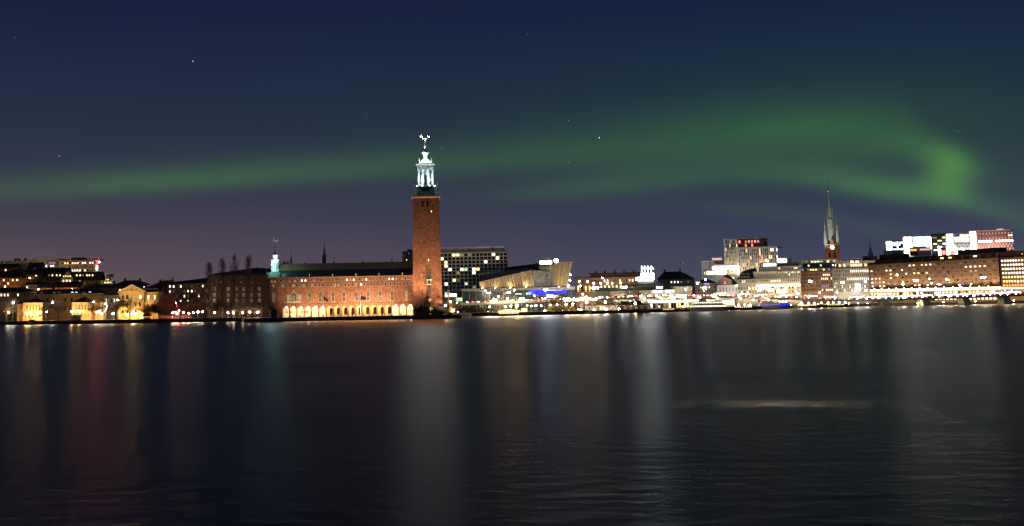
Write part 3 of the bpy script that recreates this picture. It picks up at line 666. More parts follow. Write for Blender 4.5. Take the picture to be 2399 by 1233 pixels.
for zxx, zyy, w_, h_ in [(321, 180, .65, 1.2), (326, 270, .4, .6), (340, 370, .4, .6), (330, 465, .4, .6), (293, 633, .62, 1.4), (208, 262, .35, .5), (195, 352, .35, .5), (222, 456, .35, .5), (346, 100, .4, .5)]:
    u, z, v = tpx(930+zxx/3.977, 450+zyy/3.977); obj('window', win_mesh(w_, h_, 'lit_warm' if w_ > .6 else 'lit_dim', 'brick_pink'), tw.o, (u, v, z-h_/2))
u, z, v = tpx(930+265/3.977, 450+200/3.977)
tw.part('blind_arch', MB().prism([(u-1.6, v-.12, z-.6), (u, v-.12, z+1.9), (u+1.6, v-.12, z-.6), (u+1.1, v-.12, z-.6), (u, v-.12, z+1.1), (u-1.1, v-.12, z-.6)], (0, .5, 0)), 'brick_pink')
u, z, v = tpx(930+233/3.977, 450+765/3.977); tw.part('medallion', MB().tube((u, v-.25, z), (u, v+.3, z), .75, .75, 12), 'brick_pink')
for zxx, z0_, z1_ in [(238, 905, 1005)]:
    u, za, v = tpx(930+zxx/3.977, 450+z0_/3.977); _, zb, _ = tpx(930+zxx/3.977, 450+z1_/3.977); tw.part('wall_anchor', MB().box(u-.08, u+.08, v-.15, v+.4, zb, za), 'metal_dark')
# copper oriel
ou, _, _ = tpx(1005.5, 680); ozv = lambda yy: tpx(1005.5, 450+yy/3.977)[1]; ov = tpx(1005.5, 680)[2]
tw.part('oriel_corbel', MB().lathe(ou, ov-.35, [(.35, ozv(1028)), (1.1, ozv(1005)), (1.1, ozv(995))], 8), 'stone_trim')
tw.part('oriel_shaft', MB().lathe(ou, ov-.30, [(.95, ozv(994)), (.85, ozv(880)), (1.25, ozv(868))], 8), 'brick_dark')
tw.part('oriel_balcony', MB().lathe(ou, ov-.35, [(1.85, ozv(866)), (1.85, ozv(856))], 8), 'stone_trim')
tw.part('oriel_room', MB().lathe(ou, ov-.35, [(1.35, ozv(855)), (1.35, ozv(822)), (1.75, ozv(818)), (1.75, ozv(812))], 8), 'copper_pale')
for a in (-.55, 0, .55): tw.part('oriel_window', MB().box(ou+a-.2, ou+a+.2, ov-1.85, ov-1.55, ozv(850), ozv(828)), 'glass_dark')
tw.part('oriel_spire', MB().lathe(ou, ov-.35, [(1.45, ozv(811)), (.8, ozv(780)), (.12, ozv(706)), (.06, ozv(696))], 8), 'copper')
tw.part('oriel_finial', MB().ball(ou, ov-.35, ozv(702), .32, 6, 4), 'gold')
# head of the tower
c0 = HT+1.25
tw.part('belfry_base', MB().frus(tu, tv, c0+.003, tzc(443), hw1*.72, hw1*.72, hw1*.60, hw1*.60), 'copper_dark')
zb_ = tzc(443)
lw = 4.75
tw.part('gallery', MB().lathe(tu, tv, [(lw*1.12, zb_+.004), (lw*1.32, zb_+1.0), (lw*1.32, zb_+1.35), (lw*1.22, zb_+1.4), (lw*1.22, zb_+.6+1.5)], 8, rot=.5), 'copper')
for k in range(16):
    a = 2*math.pi*k/16; tw.part('gallery_baluster', MB().lathe(tu+lw*1.28*math.cos(a), tv+lw*1.28*math.sin(a), [(.14, zb_+1.36), (.10, zb_+2.3), (.22, zb_+2.4), (.22, zb_+2.55)], 6), 'copper')
zt_ = tzc(390)
tw.part('lantern_core', MB().lathe(tu, tv, [(lw*.62, zb_+1.4), (lw*.62, zt_)], 8, rot=.5), 'lantern')
for k in range(8):
    a = 2*math.pi*(k+.5)/8; x_, y_ = tu+lw*.93*math.cos(a), tv+lw*.93*math.sin(a)
    col = tw.part('lantern_column', MB().lathe(x_, y_, [(.85, zb_+1.4), (.85, zb_+2.4), (.62, zb_+2.6), (.56, zt_-3.2), (.95, zt_-2.5), (.95, zt_)], 8), 'lantern')
    a2 = 2*math.pi*k/8; xm, ym = tu+lw*.80*math.cos(a2), tv+lw*.80*math.sin(a2)
    pn_ = MB().frus(0, 0, 0, zt_-6.2-(zb_+1.5), .42, .2, .42, .2); oo = tw.part('lantern_slit', pn_, 'glass_dark'); oo.location = (tu+lw*.605*math.cos(a2), tv+lw*.605*math.sin(a2), zb_+2.2); oo.rotation_euler = (0, 0, a2+math.pi/2)
    ar = MB(); nn_ = 6; half = lw*.93*math.sin(math.pi/8)-.5
    for j in range(nn_):
        a0_, a1_ = math.pi*j/nn_, math.pi*(j+1)/nn_
        ar.add([(half*math.cos(a0_), -.25, half*math.sin(a0_)*.9), (half*math.cos(a1_), -.25, half*math.sin(a1_)*.9), (half*math.cos(a1_), -.25, 2.2), (half*math.cos(a0_), -.25, 2.2),
                (half*math.cos(a0_), .25, half*math.sin(a0_)*.9), (half*math.cos(a1_), .25, half*math.sin(a1_)*.9), (half*math.cos(a1_), .25, 2.2), (half*math.cos(a0_), .25, 2.2)], [(0, 1, 2, 3), (7, 6, 5, 4), (0, 4, 5, 1), (3, 2, 6, 7)])
    oo = tw.part('lantern_arch', ar, 'lantern'); oo.location = (tu+lw*.86*math.cos(a2), tv+lw*.86*math.sin(a2), zt_-2.4); oo.rotation_euler = (0, 0, a2+math.pi/2)
tw.part('lantern_cornice', MB().lathe(tu, tv, [(lw*1.0, zt_+.003), (lw*1.36, zt_+1.1), (lw*1.36, zt_+1.5)], 8, rot=.5), 'lantern')
z3 = zt_+1.5; zr = lambda py: tzc(py)
tw.part('bell_roof', MB().lathe(tu, tv, [(3.9, z3+.003), (2.9, zr(379)), (1.9, zr(374.5)), (1.1, zr(370)), (.95, zr(367)), (1.3, zr(363.5)), (2.0, zr(360.5)), (2.3, zr(358)), (2.1, zr(356.6))], 12), 'lantern', smooth=True)
tw.part('golden_cap', MB().lathe(tu, tv, [(2.15, zr(356.5)), (1.1, zr(354)), (.35, zr(351)), (.12, zr(349)), (.12, zr(346.2))], 10), 'gold')
tw.part('golden_ball', MB().ball(tu, tv, zr(343.8), .75, 8, 6), 'gold_lit'); tw.part('golden_ball', MB().ball(tu, tv, zr(339.3), .45, 8, 6, sz=.6), 'gold_lit')
fk = MB().tube((tu, tv, zr(346)), (tu, tv, zr(325)), .13, .09, 6)
crowns = [(-2.5, 0, zr(320.5)), (.05, -.6, zr(325.5)), (2.4, 0, zr(321))]
for dx, dy, z in crowns: fk.tube((tu, tv, zr(330)), (tu+dx, tv+dy, z), .09, .07, 5)
tw.part('crown_fork', fk, 'gold_lit')
crm = MB().lathe(0, 0, [(.75, -.35), (.8, 0), (1.05, .35)], 10)
for k in range(5):
    a = 2*math.pi*k/5; crm.lathe(1.0*math.cos(a), 1.0*math.sin(a), [(.22, .3), (.12, .75), (.2, .85), (.05, 1.05)], 5)
crm = crm.mesh('crown', 'gold_lit')
for dx, dy, z in crowns: obj('crown', crm, tw.o, (tu+dx, tv+dy, z))
for sx in (-1, 1):
    for sy in (-1, 1):
        tw.part('roof_pinnacle', MB().lathe(tu+sx*3.9, tv+sy*3.9, [(.45, z3), (.45, z3+1.6), (.6, z3+1.8), (.12, z3+3.4)], 6), 'lantern')
        tw.part('corner_pole', MB().lathe(tu+sx*hw1*.88, tv+sy*hw1*.88, [(.28, c0), (.16, c0+4.6), (.12, c0+7.6), (.42, c0+7.9), (.42, c0+8.5), (.1, c0+8.9)], 6), 'copper')
# lantern floodlights on the gallery and on the belfry
for k in range(8):
    a = 2*math.pi*(k+.5)/8; x_, y_ = tu+lw*1.22*math.cos(a), tv+lw*1.22*math.sin(a)
    tw.part('lantern_floodlight', MB().tube((x_, y_, zb_+1.45), (x_, y_, zb_+1.85), .28, .34, 6), 'lamp_small')
    light('lantern_beam', 'POINT', tw.o, (tu+lw*1.5*math.cos(a), tv+lw*1.5*math.sin(a), zb_+6), 1250, (.82, .97, 1), .4)
for a in (-2.4, -1.57, -.7):
    light('roof_beam', 'POINT', tw.o, (tu+4.9*math.cos(a), tv+4.9*math.sin(a), z3+2.2), 1300, (1, .95, .82), .3)
light('crown_beam', 'SPOT', tw.o, (tu-3, tv-4, z3+2), 60000, (1, .97, .9), .3, (tu, tv, zr(325)), 30)

# west wing --------------------------------------------------------------------------------
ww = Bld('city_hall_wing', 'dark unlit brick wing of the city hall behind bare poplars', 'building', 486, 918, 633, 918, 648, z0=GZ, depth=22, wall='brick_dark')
for a in (225, 400, 508, 595, 690, 790):
    for r_, yy in enumerate((735, 810, 880)):
        ww.win(460+a/5.36, 540+yy/5.36, 1.7, 2.1, 'lit_dim' if r_ == 2 and a not in (595,) else ('lit_faint' if (a*7+r_) % 3 else 'glass_dark'), 'stone_trim', 'cross')
for a in (310, 565, 690): ww.win(460+a/5.36, 540+650/5.36, 1.3, .8, 'lit_faint', 'stone_trim')
ww.cornice(h=.5, out=.5, m='brick_dark')
zt = ww.uz(600, 627.5, 11)[1]
ua = ww.uz(497, 640, 11)[0]; ub = ww.uz(600, 640, 11)[0]
ww.part('roof', MB().add([(-.6, -.6, ww.H+.5), (ww.Lx, -.6, ww.H+.5), (ww.Lx, 22, ww.H+.5), (-.6, 22, ww.H+.5), (4, 11, ww.H+2.2), (ub, 11, zt), (ww.Lx, 11, zt-.8)], [(0, 1, 6, 5, 4), (1, 2, 6), (2, 3, 4, 5, 6), (3, 0, 4), (3, 2, 1, 0)]), 'copper_dark')
for px, py in ((604, 630), (616, 631)): u, z = ww.uz(px, py, 11); ww.chimney(u, 11, z-1.5, 1, 2.2)

# flags in front of the arcade ---------------------------------------------------------------
def flagpole(px, ytop, ybot, D, lab, m, wpx, hpx, droop=.25, z0=GZ):
    x, z = P(px, ytop, D); hgt = z-z0; s_ = D/3300
    o = thing('flagpole', lab, 'flag', (x, D, z0)); obj('pole', MB().lathe(0, 0, [(.14, 0), (.06, hgt), (.14, hgt+.05), (.03, hgt+.3)], 6).mesh('pole', 'white_paint'), o)
    b = MB(); nq = 8; w_ = wpx*s_; hh = hpx*s_; vs = []
    for i in range(nq+1):
        t_ = i/nq; yy = .5*math.sin(t_*7)*t_; dz = -droop*hh*3*t_**1.2
        vs += [(.08+w_*t_, yy, hgt-.3+dz), (.08+w_*t_, yy+.1, hgt-.3-hh*(1-.25*t_)+dz)]
    b.add(vs, [(2*i, 2*i+1, 2*i+3, 2*i+2) for i in range(nq)]); b.add([(x_, y_+.03, z_) for x_, y_, z_ in vs], [(2*i, 2*i+2, 2*i+3, 2*i+1) for i in range(nq)])
    obj('flag', b.mesh('flag', m), o); return o
flagpole(757.5, 693, 742, 849.5, 'dark flag drooping on a white pole before the left half of the arcade', 'flag_blue', 10, 9)
flagpole(844.5, 692, 741, 849.5, 'dark blue flag on a white pole before the middle of the arcade', 'flag_blue', 12, 9, .12)

# floodlights on the quay edge in front of the city hall
FL = 0
for px, e_ in [(680, 1.0), (703, 1.1), (727, 1.2), (757, 1.5), (790, 1.6), (826, 1.9), (853, 1.9), (874, 1.8), (896, 1.6), (918, 1.4), (940, 1.0)]:
    x, _ = P(px, 742, 847.5)
    floodlight(x, 847.4, GZ+.25, (x*.9-4, CY, 17), 6900*e_, (1, .67, .40), 'small bright floodlight on the quay edge below the city hall arcade', 'quay floodlights', 125, r=.5)
for px, e_ in [(1066, 1.0), (948, .9)]:
    x, _ = P(px, 745, 847)
    floodlight(x, 847, GZ, (-1, TY, 34) if px > 1000 else (0, TY, 52), (82000 if px > 1000 else 60000)*e_, (1, .63, .38), 'floodlight on the terrace %s the brick tower aimed up its shaft' % ('right of' if px > 1000 else 'left of'), None, 110 if px > 1000 else 62, s=.3, m='lit_warm')
x, _ = P(1008, 745, 846.7)  # fill spot added to lift the oriel's shadow on the shaft
floodlight(x, 846.7, GZ, (0, TY, 44), 42000, (1, .63, .38), 'added fill floodlight on the quay edge straight below the brick tower', None, 70, s=.3, m='lit_warm')
# ================================================================== TREES
def bare_tree(seed, hgt, spread=.45, upright=False, trunk_h=.22, density=1.0, tw=.05):
    """leafless tree: trunk mesh and crown mesh (limbs, branches, twigs)"""
    rr_ = random.Random(seed); tb, cb = MB(), MB()
    def rv(a): return Vector((rr_.uniform(-a, a), rr_.uniform(-a, a), rr_.uniform(-a, a)))
    if upright:
        pts = [Vector((0, 0, 0))]
        for k in range(8): pts.append(Vector((rr_.uniform(-.2, .2), rr_.uniform(-.2, .2), hgt*(k+1)/8)))
        for k in range(8): (tb if k < 6 else cb).tube(pts[k], pts[k+1], hgt*.013*(1-k/8.5), hgt*.013*(1-(k+1)/8.5), 6)
        for i in range(int(130*density)):
            t_ = rr_.uniform(.10, .97); z = hgt*t_; a = rr_.uniform(0, 6.283); ln = hgt*.20*(1-t_)**.45*rr_.uniform(.5, 1.05)*(.55+1.4*min(t_, .35))
            p0 = Vector((0, 0, z)); out = Vector((math.cos(a), math.sin(a), 0))
            p1 = p0+out*ln*.52+Vector((0, 0, ln*.55)); p2 = p1+out*ln*.26+Vector((0, 0, ln*.75))
            cb.tube(p0, p1, .08, .05, 3); cb.tube(p1, p2, .05, .03, 3)
            for j in range(7):
                q0 = p0.lerp(p1, rr_.random()) if j < 3 else p1.lerp(p2, rr_.random()); cb.tube(q0, q0+out*rr_.uniform(-.2, .6)+Vector((rr_.uniform(-.5, .5), rr_.uniform(-.5, .5), rr_.uniform(1.0, 2.6))), tw, .025, 3)
    else:
        th = hgt*trunk_h; top = Vector((rr_.uniform(-.2, .2), rr_.uniform(-.2, .2), th))
        tb.tube((0, 0, 0), top*.5, hgt*.028, hgt*.023, 7); tb.tube(top*.5, top, hgt*.023, hgt*.02, 7)
        def grow(p, d, ln, r, lev):
            segs = 3; q0 = p
            for k in range(segs):
                d = (d+rv(.22)+Vector((0, 0, .05))).normalized(); q1 = q0+d*ln/segs
                cb.tube(q0, q1, r*(1-k*.2), r*(1-(k+1)*.2), 4 if lev < 2 else 3)
                if lev < 3:
                    for j in range(2 if lev else 1):
                        dd = (d+rv(.9)).normalized(); dd.z = max(dd.z, -.15); grow(q1, dd.normalized(), ln*rr_.uniform(.5, .72), r*.5, lev+1)
                elif rr_.random() < .9*density:
                    for j in range(2): cb.tube(q1, q1+(d+rv(1.0)).normalized()*ln*.8, tw, .02, 3)
                q0 = q1
        nl = 5
        for k in range(nl):
            a = 6.283*k/nl+rr_.uniform(-.3, .3); d = Vector((math.cos(a)*spread*1.5, math.sin(a)*spread*1.5, 1)).normalized()
            grow(top, d, hgt*.40*rr_.uniform(.85, 1.15), hgt*.011, 1)
        grow(top, Vector((0, 0, 1)), hgt*.42, hgt*.012, 1)
    return tb, cb
_tm = {}
def place_tree(name, px, ybase, ytop, D, seed, label, group=None, m='twig', upright=False, z0=GZ, **k):
    x, zt = P(px, ytop, D); hgt = zt-z0
    key = (seed, upright)
    if key not in _tm:
        tb, cb = bare_tree(seed, hgt, upright=upright, **k); _tm[key] = (tb.mesh('trunk', 'bark'), cb.mesh('crown', m), hgt)
    a, b, h0 = _tm[key]; s_ = hgt/h0
    o = thing(name, label, 'tree', (x, D, z0), R.uniform(0, 6.28), group); o.scale = (s_, s_, s_)
    obj('trunk', a, o); obj('crown', b, o); return o

# ================================================================== LEFT SHORE, front row
G = 'houses on the left shore'
def zl(v): return v/6.49
def zlx(v): return zl(v)
def zly(v): return 580+zl(v)
wd = lambda *a: (lambda r, c: a[(r*7+c*3) % len(a)])
# long ochre barracks behind the villas
b = Bld('barracks', 'long ochre plaster building with a black hipped roof behind the two villas', 'building', 69, 985, 244, 985, 690, z0=GZ, depth=16, wall='ochre_plaster', group=G)
b.hip(b.uz(100, 678.5, 8)[1]-b.H, 'roof_dark', .7, inset=8)
for i, px in enumerate((82, 97, 127, 139, 169.5, 179, 196, 211)):
    b.win(px, zly(695)+(82-px)*.012, 2.0, 1.0, 'lit_dim' if i < 4 or i == 6 else 'lit_cool', 'roof_dark', v=1.4, name='dormer')
for px in (105, 127.5, 147, 161.5, 183, 219): u, _ = b.uz(px, 700); b.part('pilaster', MB().box(u-.35, u+.35, -.25, -.003, 0, b.H-.4), 'ochre_plaster')
for px in (153, 168, 111, 126): b.win(px, 703, 1.7, 2.9, 'glass_dark', 'ochre_plaster', 'arch')
for px in (111, 126, 153, 163): b.win(px, 722, 1.7, 3, 'glass_dark', 'ochre_plaster', 'arch')
b.cornice(z=b.H-.4, h=.38, out=.35, m='cream_plaster')
b.chimney(14, 8, b.H+3, 1.4, 1.6); b.chimney(34, 8, b.H+3, 1.4, 1.6)
b = Bld('barracks', 'ochre building with lit upper windows at the left edge behind dark bare trees', 'building', -45, 1000, 73, 1000, 685, z0=GZ, depth=14, wall='ochre_plaster', group=G)
b.hip(b.uz(0, 674.5, 7)[1]-b.H, 'roof_dark', .6)
b.pgrid(-40, 688, 70, 697, 14, 1, fw=.45, fh=.75, pane=lambda r, c: 'lit_white' if c in (5, 6, 10) else 'lit_warm' if c == 7 else 'glass_dark', frame='cream_plaster')
b.pgrid(-40, 702, 70, 716, 14, 1, fw=.42, fh=.7, pane='glass_dark', frame='cream_plaster')
# two yellow villas
for (pa, pb, yt, ap, lab, side) in ((54.5, 100, 710, 697, 'bright yellow plaster villa with an orange side wing, left of the pair', True),
                                    (169, 214.5, 709, 695, 'bright yellow plaster villa with black hipped roof, right of the pair', False)):
    b = Bld('villa', lab, 'house', pa, 952, pb, 952, yt, z0=GZ, depth=13, wall='yellow_plaster', group=G)
    b.hip(b.uz((pa+pb)/2+10, ap, 6.5)[1]-b.H, 'roof_dark', .7)
    b.cornice(z=b.H-.35, h=.34, out=.3, m='cream_plaster')
    b.box('string_course', -.1, b.Lx+.1, -.18, -.003, b.H*.50, b.H*.50+.3, 'cream_plaster')
    b.grid(b.Lx*.14, b.Lx*.92, b.H*.53, b.H*.92, 5, 1, .56, .82, 'glass_dark', 'cream_plaster', 'cross')
    b.grid(b.Lx*.08, b.Lx*.95, b.H*.14, b.H*.40, 5, 1, .42, .85, 'glass_dark', 'cream_plaster', 'cross')
    b.chimney(b.Lx*.55, 6.5, b.H+3.0, 1.2, 1.2)
    if side:
        ua = b.uz(38, 714)[0]; b.box('side_wing', ua, -.01, 2, 11, 0, b.H-.6, 'orange_plaster')
        b.hip(1.6, 'roof_dark', .5, z=b.H-.59, u0=ua, u1=-.55, v0=2, v1=11, name='side_roof')
        for zc in (b.H*.62, b.H*.18): obj('window', win_mesh(1.1, 2.0, 'glass_dark', 'cream_plaster', 'cross'), b.o, (ua*.5, 2, zc))
    else: b.box('side_wing', b.Lx+.01, b.uz(240, 714)[0], 3, 11, 0, b.H*.96, 'ochre_plaster')
# pediment house
b = Bld('pediment_house', 'yellow plaster house with a triangular pediment and arched windows', 'house', 279, 955, 338, 955, 685, z0=GZ, depth=24, wall='yellow_plaster', group=G)
zp = b.uz(308, 668)[1]-b.H
b.part('pediment', MB().prism([(-.8, -.3, b.H+.42), (b.Lx+.8, -.3, b.H+.42), (b.Lx/2, -.3, b.H+zp)], (0, 1.2, 0)), 'yellow_plaster')
b.part('pediment_moulding', MB().prism([(-1.1, -.6, b.H+.40), (b.Lx/2, -.6, b.H+zp+.5), (b.Lx+1.1, -.6, b.H+.40), (b.Lx+.4, -.6, b.H+.40), (b.Lx/2, -.6, b.H+zp-.25), (-.4, -.6, b.H+.40)], (0, 1.6, 0)), 'cream_plaster')
b.gable(zp-.2, 'roof_dark', .3, z=b.H+.4, v0=1.5, along='v'); b.cornice(h=.38, out=.5, m='cream_plaster')
obj('window', win_mesh(1.9, 1.9, 'lit_faint', 'cream_plaster', 'cross'), b.o, (b.Lx/2, -.3, b.H+.9))
for i, px in enumerate((288, 298, 308, 319, 329)): b.win(px, 696.5-(px-288)*.015, 1.7, 3.0, 'lit_warm' if i == 4 else 'lit_dim' if i in (2, 3) else 'glass_dark', 'cream_plaster', 'arch')
for px in (287.5, 299, 318, 328): b.win(px, 713.5, 1.7, 2.7, 'glass_dark', 'cream_plaster', 'arch')
for px in (287.5, 298, 318, 328): b.win(px, 730.5, 1.6, 2.6, 'glass_dark', 'cream_plaster', 'arch')
b.box('string_course', -.1, b.Lx+.1, -.2, -.003, b.uz(279, 704)[1], b.uz(279, 704)[1]+.35, 'cream_plaster')
ub = b.uz(370, 690)[0]
b.box('side_wing', b.Lx+.01, ub, 2, 20, 0, b.H-.2, 'yellow_plaster')
b.part('side_roof', MB().prism([(b.Lx-2, 1.4, b.H-.19), (b.Lx-2, 11, b.H+zp-1.0), (b.Lx-2, 20.5, b.H-.19)], (ub-b.Lx+3.2, 0, 0)), 'roof_dark')
for i in range(6): obj('window', win_mesh(1.2, 3.6, 'lit_yellow' if i in (1, 4) else 'lit_dim', 'cream_plaster'), b.o, (b.Lx+1+i*1.45, 2, b.uz(345, 700, 2)[1]-1.2))
for i in range(8): obj('dormer', win_mesh(.55, 1.0, 'lit_faint', 'roof_dark'), b.o, (b.Lx-1.5+i*1.3, 3.0+2.2*1.0, b.H+1.4))
b.box('string_course', b.Lx+.02, ub+.2, 1.75, 1.997, b.uz(279, 704)[1], b.uz(279, 704)[1]+.35, 'cream_plaster')
# low dark buildings between and behind
b = Bld('gatehouse', 'low dark building between the right villa and the pediment house', 'building', 243, 980, 281, 980, 692, z0=GZ, depth=12, wall='grey_plaster', group=G)
b.hip(1.5, 'roof_dark', .4); b.pgrid(246, 697, 278, 712, 5, 1, fw=.4, fh=.6, pane=lits(.4, ['lit_warm', 'lit_dim'], 3), frame='concrete')
for (pa, pb, D, yt, ya, lab, m, rm) in ((188, 290, 1010, 676, 666, 'brown building with a long low red roof behind the right villa', 'orange_plaster', 'roof_red'),
                                        (262, 345, 1040, 669, 657, 'dark red roofed house with a stepped ridge behind the pediment', 'brick_dark', 'roof_red'),
                                        (350, 418, 1030, 672, 657.5, 'brown house with dark roof left of the apartment block', 'brick_dark', 'roof_red')):
    b = Bld('town_house', lab, 'house', pa, D, pb, D, yt, z0=GZ, depth=16, wall=m, group=G)
    b.hip(b.uz((pa+pb)/2, ya, 8)[1]-b.H, rm, .6); b.pgrid(pa+3, yt+2, pb-3, yt+9, 9, 1, fw=.4, fh=.65, pane=lits(.25, ['lit_warm', 'lit_white'], pa), frame='concrete')
    b.chimney(b.Lx*.3, 8, b.H+2.5, 1.4, 2.4, 'brick_dark'); b.chimney(b.Lx*.72, 8, b.H+2, 1.2, 2.6, 'brick_dark')
    ant = MB().tube((b.Lx*.55, 8, b.H+2), (b.Lx*.55, 8, b.H+9), .07, .04, 4).tube((b.Lx*.55-1, 8, b.H+8), (b.Lx*.55+1, 8, b.H+8), .04, .04, 4); b.part('antenna', ant, 'metal_dark')
b = Bld('apartment_block', 'dark brown apartment block with scattered lit windows left of the poplars', 'building', 393, 985, 492, 985, 665, z0=GZ, depth=18, wall='brick_brown', group=G)
b.part('roof', MB().add([(-.5, -.5, b.H), (b.Lx+1, -.5, b.H), (b.Lx+1, 18, b.H), (-.5, 18, b.H), (3, 9, b.H+1.4), (b.Lx-3, 9, b.uz(482, 651, 9)[1])], [(0, 1, 5, 4), (1, 2, 5), (2, 3, 4, 5), (3, 0, 4), (3, 2, 1, 0)]), 'roof_dark')
lw_ = {(0, 0): 'lit_white', (0, 3): 'lit_warm', (0, 1): 'lit_white', (1, 5): 'lit_white', (1, 6): 'lit_white', (2, 4): 'lit_white', (2, 8): 'lit_yellow', (3, 3): 'lit_warm', (3, 5): 'lit_orange', (1, 0): 'lit_white', (4, 5): 'lit_orange', (3, 9): 'lit_dim', (0, 9): 'lit_warm', (4, 9): 'lit_dim', (4, 2): 'lit_red'}
b.pgrid(394, 666, 488, 724, 11, 5, fw=.45, fh=.5, pane=lambda r, c: lw_.get((r, c), 'glass_dark' if (r*5+c) % 3 else 'lit_faint'), frame='concrete')
b.box('balcony_rail', b.Lx*.15, b.Lx*.95, -.8, -.02, b.H*.62, b.H*.62+.5, 'concrete_dark'); b.box('balcony_rail', b.Lx*.15, b.Lx*.95, -.8, -.02, b.H*.45, b.H*.45+.5, 'concrete_dark')

# ------------------------------------------------------------------ houses up the hill
G = 'houses on the left hill'
def hb_(name, lab, pa, pb, D, yt, wall, depth=16, **k):
    x0 = P((pa+pb)/2, 650, D)[0]; z0 = hillz(x0, D)-1.5
    return Bld(name, lab, 'building', pa, D, pb, D, yt, z0=max(1.5, z0), depth=depth, wall=wall, group=G, **k)
b = hb_('office_block', 'pale modern hilltop block with lit windows and a red beacon at its corner', 140, 228, 1290, 610.5, 'concrete_light', 24)
b.cornice(h=.8, out=.6, m='concrete_dark'); b.box('roof_house', b.Lx*.25, b.Lx*.6, 6, 16, b.H+.8, b.H+2.6, 'concrete_dark')
r1 = {1: 'lit_warm', 2: 'lit_warm', 4: 'lit_white', 5: 'lit_warm', 6: 'lit_white', 8: 'lit_white', 9: 'lit_white', 11: 'lit_white', 12: 'lit_white'}
r3 = {3: 'lit_white', 4: 'lit_white', 5: 'lit_white', 6: 'lit_white', 7: 'lit_white', 9: 'lit_white', 1: 'lit_yellow'}
b.pgrid(144, 613, 226, 639, 14, 3, fw=.62, fh=.5, pane=lambda r, c: r1.get(c, 'glass_dark') if r == 0 else r3.get(c, 'glass_dark') if r == 2 else ('lit_dim' if c == 2 else 'lit_faint' if c % 3 else 'glass_dark'), frame='concrete')
u, z = b.uz(223, 615.5); obj('beacon', lamp_head(.72, 'lamp_red'), b.o, (b.Lx+1.6, -.6, z+.4)); b.part('beacon_mast', MB().tube((b.Lx-.1, 1.6, z-1.4), (b.Lx+1.6, -.6, z-.4), .15, .12, 5), 'metal_dark')
obj('corner_sign', MB().box(b.Lx-1.2, b.Lx+.6, -.8, -.05, b.H-9.5, b.H-5).mesh('corner_sign', 'lit_white'), b.o)
b = hb_('office_block', 'long low pale roof slab at the top of the hill, left part with chimneys', 10, 80, 1300, 614, 'concrete_light', 20)
b.cornice(h=.9, out=.8, m='concrete_light'); b.pgrid(12, 617, 78, 622, 12, 1, fw=.7, fh=.6, pane=lits(.3, ['lit_dim'], 5), frame='concrete')
for px in (36.5, 44.5, 59.5): u, _ = b.uz(px, 610, 8); b.chimney(u, 8, b.H+.9, 2.2, 2.0)
b = hb_('office_block', 'long low pale block with a violet light strip next to the hilltop block', 76, 139, 1296, 609.5, 'concrete_light', 22)
b.cornice(h=.9, out=.8, m='concrete_light'); b.pgrid(80, 614, 138, 620, 10, 1, fw=.8, fh=.55, pane=lambda r, c: 'lit_purple' if c in (6, 7, 8) else 'lit_dim' if c < 5 else 'glass_dark', frame='concrete')
b.pgrid(100, 621, 128, 627, 5, 1, fw=.7, fh=.7, pane=lits(.8, ['lit_white', 'lit_warm'], 5), frame='concrete')
b = hb_('terrace_house', 'stepped pale house with lit rows right below the hilltop block', 218, 263, 1240, 651, 'concrete_light', 16)
b.box('upper_storey', .5, b.Lx*.86, 2, 15, b.H+.003, b.uz(225, 642)[1], 'concrete_light')
b.pgrid(220, 653, 262, 666, 7, 2, fw=.7, fh=.5, pane=lits(.6, ['lit_white', 'lit_warm', 'lit_yellow'], 9), frame='concrete')
b.grid(1, b.Lx*.84, b.H+.4, b.H+2.4, 6, 1, .7, .7, lits(.7, ['lit_warm', 'lit_dim'], 4), 'concrete', v=2)
# gabled dark houses
def gab(lab, pa, pb, D, yt, ya, wall, roof='roof_dark', along='u', seed=1, rows=1, cols=6, p=.35, ch=('lit_warm', 'lit_yellow', 'lit_white'), nm='gabled_house'):
    b = hb_(nm, lab, pa, pb, D, yt, wall, 15)
    b.gable(b.uz((pa+pb)/2, ya, 7 if along == 'u' else 0)[1]-b.H, roof, .4, along=along)
    if along == 'v': b.part('gable_wall', MB().prism([(.1, -.01, b.H+.01), (b.Lx-.1, -.01, b.H+.01), (b.Lx/2, -.01, b.uz((pa+pb)/2, ya)[1]-.3)], (0, -.5, 0)), wall)
    b.pgrid(pa+2, yt+1.5, pb-2, yt+1.5+rows*8, cols, rows, fw=.42, fh=.6, pane=lits(p, list(ch), seed), frame='concrete')
    b.chimney(b.Lx*.3, 7, b.H+3, 1.3, 2.5, 'brick_dark'); return b
gab('dark hill house with a gable coloured as if green lit at the upper left', 37, 60, 1240, 634, 616.5, 'roof_green', 'roof_green', 'v', 2, cols=2, p=0)  # green light on this gable put into the wall and roof colour
gab('dark roofed hill house at the left edge with one bright window', -20, 38, 1230, 628, 618, 'brick_dark', seed=4, cols=6, p=.25)
gab('dark long roofed hill house below the pale slab', 62, 96, 1220, 632, 615.5, 'brick_dark', seed=6, cols=5, p=.3)
gab('grey gable house standing end on at the middle of the hill', 68, 92, 1200, 640, 625.5, 'cream_plaster', 'roof_dark', 'v', 8, cols=2, p=.3)
gab('wide black roofed house under the violet strip', 88, 158, 1190, 640, 628, 'brick_dark', seed=12, cols=8, p=.35)
gab('brown house with a lit doorway strip at the far left of the hill', 18, 80, 1180, 645, 632, 'ochre_plaster', seed=14, cols=7, p=.3, ch=('lit_yellow', 'lit_cool'))
b = gab('large dark roofed building with a central pale gable and many lit dormers', 96, 236, 1150, 659, 638, 'brick_dark', seed=15, cols=14, p=.2)
u0, _ = b.uz(143, 655); u1, _ = b.uz(172, 655); zg = b.uz(158, 636)[1]
